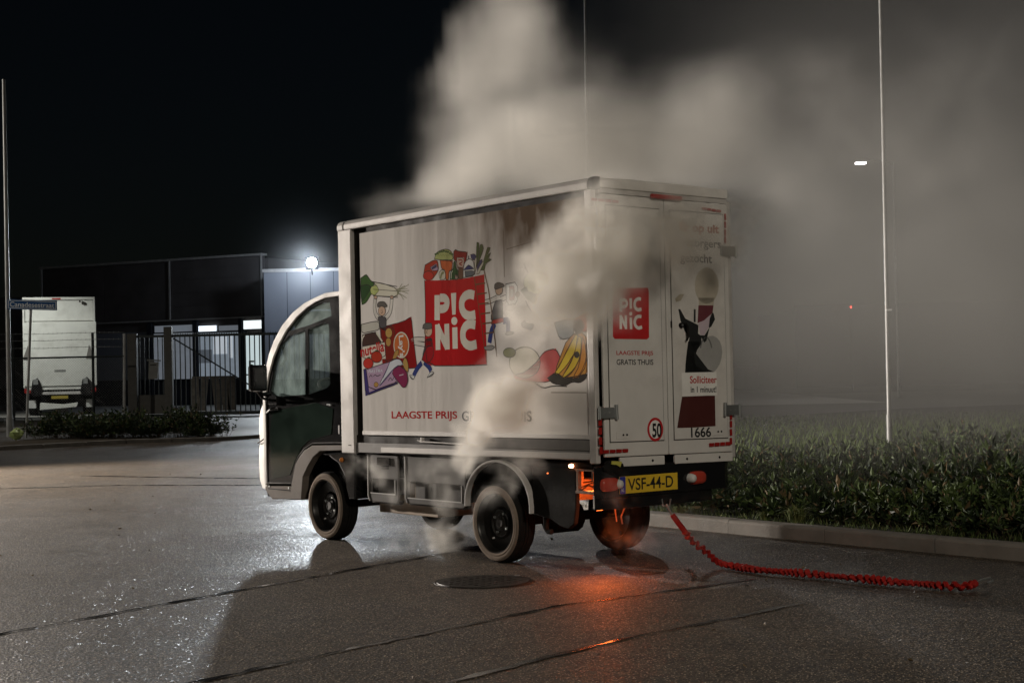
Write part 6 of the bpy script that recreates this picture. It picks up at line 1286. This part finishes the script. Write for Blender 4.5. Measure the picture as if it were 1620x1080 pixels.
# stands of the two lamps outside the frame
t1 = thing("work_floodlight", "tripod work floodlight standing in the road ahead of the van", "floodlight", (KEY[0], KEY[1], 0))
q = MB(); [q.tube([(0, 0, 2.2), (.7 * math.cos(a), .7 * math.sin(a), 0)], .02, M_black, 6) for a in (.3, 2.4, 4.5)]; q.tube([(0, 0, 1.5), (0, 0, 2.8)], .025, M_galv, 8); obj("tripod", q, t1)
t2 = pole((4.6, -2.9, 0), 7.2, .07, .05, 0, "street lamp post standing behind the photographer")
q = MB(); q.box((-.6, .1, 7.12), (-.1, .4, 7.2), M_galv); obj("lamp_head", q, t2)

# ================================================================== SMOKE
def smoke_nodes(name, blobs, lo, hi, vox, nscale, nstr, warp, gain, seed, roof=False, thr=.0):
    g = bpy.data.node_groups.new(name, 'GeometryNodeTree'); g.interface.new_socket("Geometry", in_out='OUTPUT', socket_type='NodeSocketGeometry')
    N = g.nodes.new; Lk = g.links.new; out = N("NodeGroupOutput")
    def put(sock, v):
        if isinstance(v, bpy.types.NodeSocket): Lk(v, sock)
        else: sock.default_value = v
    def mth(op, a, b=None, c=None, clamp=False):
        n = N("ShaderNodeMath"); n.operation = op; n.use_clamp = clamp; put(n.inputs[0], a)
        if b is not None: put(n.inputs[1], b)
        if c is not None: put(n.inputs[2], c)
        return n.outputs[0]
    def vm(op, a, b, o=0):
        n = N("ShaderNodeVectorMath"); n.operation = op; put(n.inputs[0], a)
        if b is not None: put(n.inputs[1], b)
        return n.outputs[o]
    pos = N("GeometryNodeInputPosition").outputs[0]
    def noise(vec, sc, det, rough=.55, dist=0):
        n = N("ShaderNodeTexNoise"); n.inputs["Scale"].default_value = sc; n.inputs["Detail"].default_value = det; n.inputs["Roughness"].default_value = rough; n.inputs["Distortion"].default_value = dist; Lk(vec, n.inputs["Vector"]); return n
    off = vm('ADD', pos, (seed, seed * 1.7, -seed)); wn = noise(off, nscale * .55, 2)
    wv = vm('SUBTRACT', wn.outputs["Color"], (.5, .5, .5)); n = N("ShaderNodeVectorMath"); n.operation = 'SCALE'; Lk(wv, n.inputs[0]); n.inputs[3].default_value = warp; pw = vm('ADD', pos, n.outputs[0])
    tot = None
    for (x, y, z, rx, ry, rz, s) in blobs:
        d = vm('SUBTRACT', pw, (x, y, z)); d = vm('DIVIDE', d, (rx, ry, rz)); l = vm('LENGTH', d, None, 1)
        f = mth('MULTIPLY_ADD', l, -s, s); f = mth('MAXIMUM', f, 0.0)
        tot = f if tot is None else mth('ADD', tot, f)
    tot = mth('MINIMUM', tot, 1.1)
    off2 = vm('ADD', pw, (seed * 3, 5, seed)); fn = noise(off2, nscale, 6, .58, .35)
    e = mth('MULTIPLY_ADD', fn.outputs["Fac"], 2 * nstr, -nstr * 1.0 - thr)
    dn = mth('ADD', tot, e); dn = mth('MAXIMUM', dn, 0.0)
    ok = mth('GREATER_THAN', tot, 0.002); dn = mth('MULTIPLY', dn, ok); sm = mth('MULTIPLY', dn, mth('MINIMUM', mth('MULTIPLY', tot, 4.0), 1.0))
    if roof:      # the plume starts on the roof: no smoke inside or in front of the body below it
        sx = N("ShaderNodeSeparateXYZ"); Lk(pos, sx.inputs[0])
        a = mth('MULTIPLY_ADD', sx.outputs[2], 5.0, -12.3, True); b = mth('MULTIPLY_ADD', sx.outputs[0], 2.2, -3.2, True); sm = mth('MULTIPLY', sm, mth('MAXIMUM', a, b))
    dens = mth('MULTIPLY', mth('POWER', sm, 1.75 if roof else 1.5), gain)
    vc = N("GeometryNodeVolumeCube"); Lk(dens, vc.inputs["Density"]); vc.inputs["Min"].default_value = lo; vc.inputs["Max"].default_value = hi
    for i, a in enumerate(("Resolution X", "Resolution Y", "Resolution Z")): vc.inputs[a].default_value = max(8, int((hi[i] - lo[i]) / vox))
    m = bpy.data.materials.new(name + "_volume"); m.use_nodes = True; t = m.node_tree; t.nodes.remove(t.nodes["Principled BSDF"])
    pv = t.nodes.new("ShaderNodeVolumePrincipled"); pv.inputs["Color"].default_value = (.985, .96, .91, 1); pv.inputs["Density"].default_value = 1.0; pv.inputs["Anisotropy"].default_value = .25; pv.inputs["Density Attribute"].default_value = "density"
    t.links.new(pv.outputs[0], t.nodes["Material Output"].inputs["Volume"])
    sm_ = N("GeometryNodeSetMaterial"); sm_.inputs["Material"].default_value = m; Lk(vc.outputs[0], sm_.inputs[0]); Lk(sm_.outputs[0], out.inputs[0])
    v = bpy.data.volumes.new(name); v.materials.append(m); o = bpy.data.objects.new("smoke", v); COL.objects.link(o); md = o.modifiers.new("smoke", 'NODES'); md.node_group = g
    o['kind'] = 'stuff'; return o
PLUME = [(-0.54,12.0,3.11,0.3,0.72,0.3,0.32),(-0.5,12.2,3.53,0.3,0.72,0.3,0.29),(-1.17,12.7,2.6,0.19,0.48,0.19,0.46),(-0.91,12.3,2.64,0.25,0.6,0.25,0.74),(-0.55,12.0,2.69,0.27,0.72,0.27,0.74),(-1.02,12.4,2.59,0.17,0.6,0.17,0.46),(-0.7,12.0,2.63,0.24,0.72,0.24,0.74),(-0.35,11.8,2.73,0.41,0.96,0.41,0.92),(-0.02,11.6,2.83,0.52,1.08,0.52,0.92),(0.35,11.4,2.88,0.57,1.2,0.57,0.92),(0.71,11.3,2.91,0.59,1.2,0.59,0.92),(1.11,11.3,2.88,0.59,1.2,0.59,0.87),(1.59,11.5,2.79,0.63,1.2,0.63,0.83),(2.15,11.8,2.69,0.77,1.32,0.77,0.35),(-0.28,12.0,3.24,0.37,0.84,0.37,0.69),(-0.1,12.2,3.61,0.46,0.96,0.46,0.87),(0.17,12.4,3.95,0.46,0.96,0.46,0.74),(0.28,12.2,3.46,0.58,1.08,0.58,0.78),(-0.3,12.3,3.74,0.29,0.72,0.29,0.55),(0.0,12.5,4.17,0.41,0.96,0.41,0.55),(0.74,12.4,3.68,0.46,0.96,0.46,0.41),(1.53,12.0,3.3,0.57,1.2,0.57,0.69),(2.13,12.4,3.56,0.68,1.32,0.68,0.3),(2.71,12.6,3.23,0.94,1.56,0.94,0.25),(3.48,13.0,3.69,1.1,1.8,1.1,0.21),(4.03,13.0,3.0,1.1,1.8,1.1,0.21),(3.08,13.0,2.45,0.97,1.68,0.97,0.17),(2.3,13.0,2.15,0.71,1.44,0.71,0.15),(3.99,13.3,2.08,1.0,1.68,1.0,0.12),(4.4,14.0,1.17,0.7,1.2,0.7,0.12)]
PUFFS = [(1.26,0.74,0.71,0.19,0.19,0.19,0.63),(1.05,0.8,0.85,0.25,0.24,0.25,0.75),(0.77,0.86,1.05,0.29,0.26,0.29,0.72),(0.61,0.88,1.23,0.29,0.26,0.29,0.6),(0.48,0.9,1.36,0.21,0.26,0.21,0.32),(0.34,0.9,1.54,0.28,0.26,0.28,0.32),(0.2,0.9,1.72,0.34,0.29,0.34,0.36),(0.1,0.88,1.9,0.36,0.3,0.36,0.4),(-0.07,0.86,2.03,0.38,0.31,0.38,0.4),(-0.15,0.8,1.87,0.31,0.3,0.31,0.36),(-0.22,0.77,2.18,0.34,0.43,0.43,0.28),(-0.26,0.57,2.07,0.34,0.46,0.46,0.29),(-0.22,0.47,2.36,0.34,0.37,0.37,0.17),(-0.26,0.24,2.2,0.34,0.46,0.46,0.23),(-0.26,-0.05,2.29,0.34,0.37,0.37,0.22),(-0.26,-0.04,1.96,0.3,0.37,0.37,0.19),(-0.3,-0.3,2.13,0.36,0.37,0.37,0.17),(-0.22,0.6,1.79,0.26,0.28,0.28,0.17),(0.15,0.8,2.33,0.28,0.24,0.28,0.14),(2.82,0.68,0.63,0.15,0.12,0.15,0.40249999999999997),(2.48,0.7,0.59,0.17,0.14,0.17,0.575),(2.01,0.7,0.59,0.2,0.14,0.2,0.5175),(1.68,0.7,0.62,0.18,0.17,0.18,0.6325),(1.58,0.72,0.42,0.17,0.14,0.17,0.45999999999999996),(2.3,0.68,0.38,0.15,0.14,0.15,0.45999999999999996),(0.74,0.74,0.68,0.2,0.17,0.2,0.575),(1.05,0.7,0.45,0.13,0.14,0.13,0.6325),(0.53,0.72,0.73,0.18,0.17,0.18,0.45999999999999996),(1.9,0.5,0.11,0.22,0.36,0.22,0.6325),(2.25,0.55,-0.0,0.2,0.36,0.2,0.345),(-0.2,0.46,0.26,0.48,0.22,0.22,0.22999999999999998),(-0.15,0.55,0.56,0.18,0.2,0.2,0.322),(-0.1,-0.03,0.29,0.6,0.29,0.29,0.253),(1.21,0.68,0.69,0.08,0.08,0.08,0.8),(1.24,0.81,0.76,0.11,0.11,0.11,0.9),(1.27,0.7,0.65,0.08,0.08,0.08,0.89),(1.15,0.87,0.92,0.14,0.14,0.14,1.04),(1.01,0.83,0.9,0.15,0.14,0.15,1.55),(0.96,0.82,0.89,0.13,0.12,0.13,1.03),(0.76,0.76,1.16,0.17,0.15,0.17,1.26),(0.72,0.96,1.07,0.17,0.15,0.17,1.47),(0.77,0.84,1.08,0.14,0.13,0.14,0.98),(0.53,0.95,1.03,0.12,0.11,0.12,1.1),(0.51,0.89,1.22,0.14,0.12,0.14,1.33),(0.48,0.86,1.1,0.16,0.14,0.16,0.89),(0.43,0.96,1.3,0.11,0.14,0.11,0.67),(0.35,0.8,1.27,0.12,0.15,0.12,0.58),(0.4,0.86,1.26,0.11,0.13,0.11,0.4),(0.42,0.99,1.73,0.16,0.15,0.16,0.69),(0.14,0.85,1.74,0.16,0.15,0.16,0.52),(0.53,0.93,1.67,0.13,0.12,0.13,0.45),(0.17,0.81,1.66,0.21,0.18,0.21,0.55),(-0.05,0.78,1.55,0.19,0.17,0.19,0.56),(0.09,0.79,1.97,0.17,0.14,0.17,0.51),(-0.14,0.76,1.72,0.2,0.16,0.2,0.54),(-0.15,0.88,1.76,0.22,0.19,0.22,0.53),(0.12,0.95,1.85,0.22,0.19,0.22,0.67),(-0.22,0.82,1.77,0.19,0.15,0.19,0.58),(0.15,1.01,2.03,0.15,0.13,0.15,0.58),(-0.22,0.72,1.88,0.22,0.18,0.22,0.54),(-0.36,0.99,1.9,0.19,0.19,0.19,0.58),(0.04,0.87,2.01,0.17,0.17,0.17,0.61),(-0.34,0.67,2.04,0.19,0.18,0.19,0.76),(-0.3,0.87,2.37,0.18,0.23,0.23,0.56),(-0.21,0.87,2.3,0.16,0.2,0.2,0.59),(0.01,0.5,2.48,0.21,0.26,0.26,0.52),(-0.49,0.85,1.81,0.21,0.28,0.28,0.55),(-0.48,0.34,2.16,0.18,0.24,0.24,0.57),(-0.04,0.38,1.73,0.2,0.28,0.28,0.36),(-0.03,0.26,2.53,0.19,0.21,0.21,0.35),(-0.19,0.68,2.19,0.19,0.2,0.2,0.26),(-0.02,0.62,2.34,0.18,0.19,0.19,0.21),(-0.5,0.31,2.19,0.2,0.27,0.27,0.42),(-0.44,0.15,2.38,0.18,0.24,0.24,0.28),(-0.09,0.47,1.91,0.18,0.24,0.24,0.37),(-0.11,-0.15,2.14,0.17,0.19,0.19,0.47),(-0.47,-0.26,2.36,0.2,0.22,0.22,0.37),(-0.29,0.15,2.44,0.14,0.15,0.15,0.45),(-0.4,-0.15,2.15,0.15,0.18,0.18,0.37),(-0.41,0.17,1.78,0.13,0.16,0.16,0.32),(-0.33,-0.02,2.18,0.17,0.21,0.21,0.22),(-0.4,-0.28,2.12,0.2,0.21,0.21,0.29),(-0.53,-0.44,2.32,0.17,0.18,0.18,0.34),(-0.04,-0.23,2.23,0.19,0.2,0.2,0.26),(-0.06,0.59,1.96,0.12,0.13,0.13,0.35),(-0.11,0.65,1.77,0.11,0.12,0.12,0.34),(-0.27,0.67,1.64,0.11,0.12,0.12,0.23),(0.28,0.73,2.5,0.13,0.12,0.13,0.25),(0.09,0.83,2.16,0.14,0.12,0.14,0.3),(0.02,0.83,2.26,0.13,0.11,0.13,0.17)]
DRIFT = [(5, 20, 3, 4, 6, 4, .8), (9, 26, 5, 5, 8, 5, .8), (7, 32, 3, 5, 8, 4, .8), (4, 22, 7, 4, 6, 4, .5), (12, 34, 8, 5, 8, 5, .6), (3, 18, 2, 3, 4, 2.5, .7), (3.6, 14.5, .8, 2.6, 2.2, 1.6, .9), (6, 16, 1.5, 3, 3, 2.5, .8), (8, 20, 2, 4, 5, 3, .9)]
s1 = smoke_nodes("side_puff", PUFFS, (-.95, -1.0, .0), (3.1, 1.45, 2.75), .027, 6.8, 1.05, .28, 9.0, 3.0, thr=.08)
s1.location = van.location; s1.rotation_euler = van.rotation_euler
tag(s1, "dense pale smoke pouring from the rear wheel arch up over the van's rear corner", "smoke")
s2 = smoke_nodes("plume", PLUME, (-2.4, 9.6, .2), (7.2, 15.5, 5.2), .065, 1.8, .72, 1.0, .95, 8.0, True)
tag(s2, "large smoke plume rising from the van roof and drifting to the right", "smoke")
s3 = smoke_nodes("drift", DRIFT, (-1, 13, 0), (16, 44, 12), .28, .30, .60, 2.2, .055, 2.0)
tag(s3, "thin grey smoke bank drifting over the island on the right", "smoke")

# added ball of thin mist that gives the warehouse floodlight its halo
q = MB(); q.lathe([(0.001, -4.5), (2.2, -3.9), (3.9, -2.2), (4.5, 0), (3.9, 2.2), (2.2, 3.9), (0.001, 4.5)], M_gap, 24, 2)
hz = obj("smoke", q, None, loc=(-8.5, 65.2, 5.6)); hz.data.materials.clear(); hm = bpy.data.materials.new("halo_mist"); hm.use_nodes = True; t = hm.node_tree; t.nodes.remove(t.nodes["Principled BSDF"])
pv = t.nodes.new("ShaderNodeVolumePrincipled"); pv.inputs["Color"].default_value = (.9, .93, .97, 1); pv.inputs["Density"].default_value = .004; pv.inputs["Anisotropy"].default_value = .4
tc = t.nodes.new("ShaderNodeTexCoord"); ln = t.nodes.new("ShaderNodeVectorMath"); ln.operation = 'LENGTH'; t.links.new(tc.outputs["Object"], ln.inputs[0])
mr = t.nodes.new("ShaderNodeMapRange"); mr.inputs[1].default_value = 0; mr.inputs[2].default_value = 4.3; mr.inputs[3].default_value = 1; mr.inputs[4].default_value = 0; t.links.new(ln.outputs["Value"], mr.inputs[0])
pw = t.nodes.new("ShaderNodeMath"); pw.operation = 'POWER'; pw.inputs[1].default_value = 2.2; t.links.new(mr.outputs[0], pw.inputs[0]); m2 = t.nodes.new("ShaderNodeMath"); m2.operation = 'MULTIPLY'; m2.inputs[1].default_value = .009; t.links.new(pw.outputs[0], m2.inputs[0]); t.links.new(m2.outputs[0], pv.inputs["Density"])
t.links.new(pv.outputs[0], t.nodes["Material Output"].inputs["Volume"]); hz.data.materials.append(hm); hz['kind'] = 'stuff'
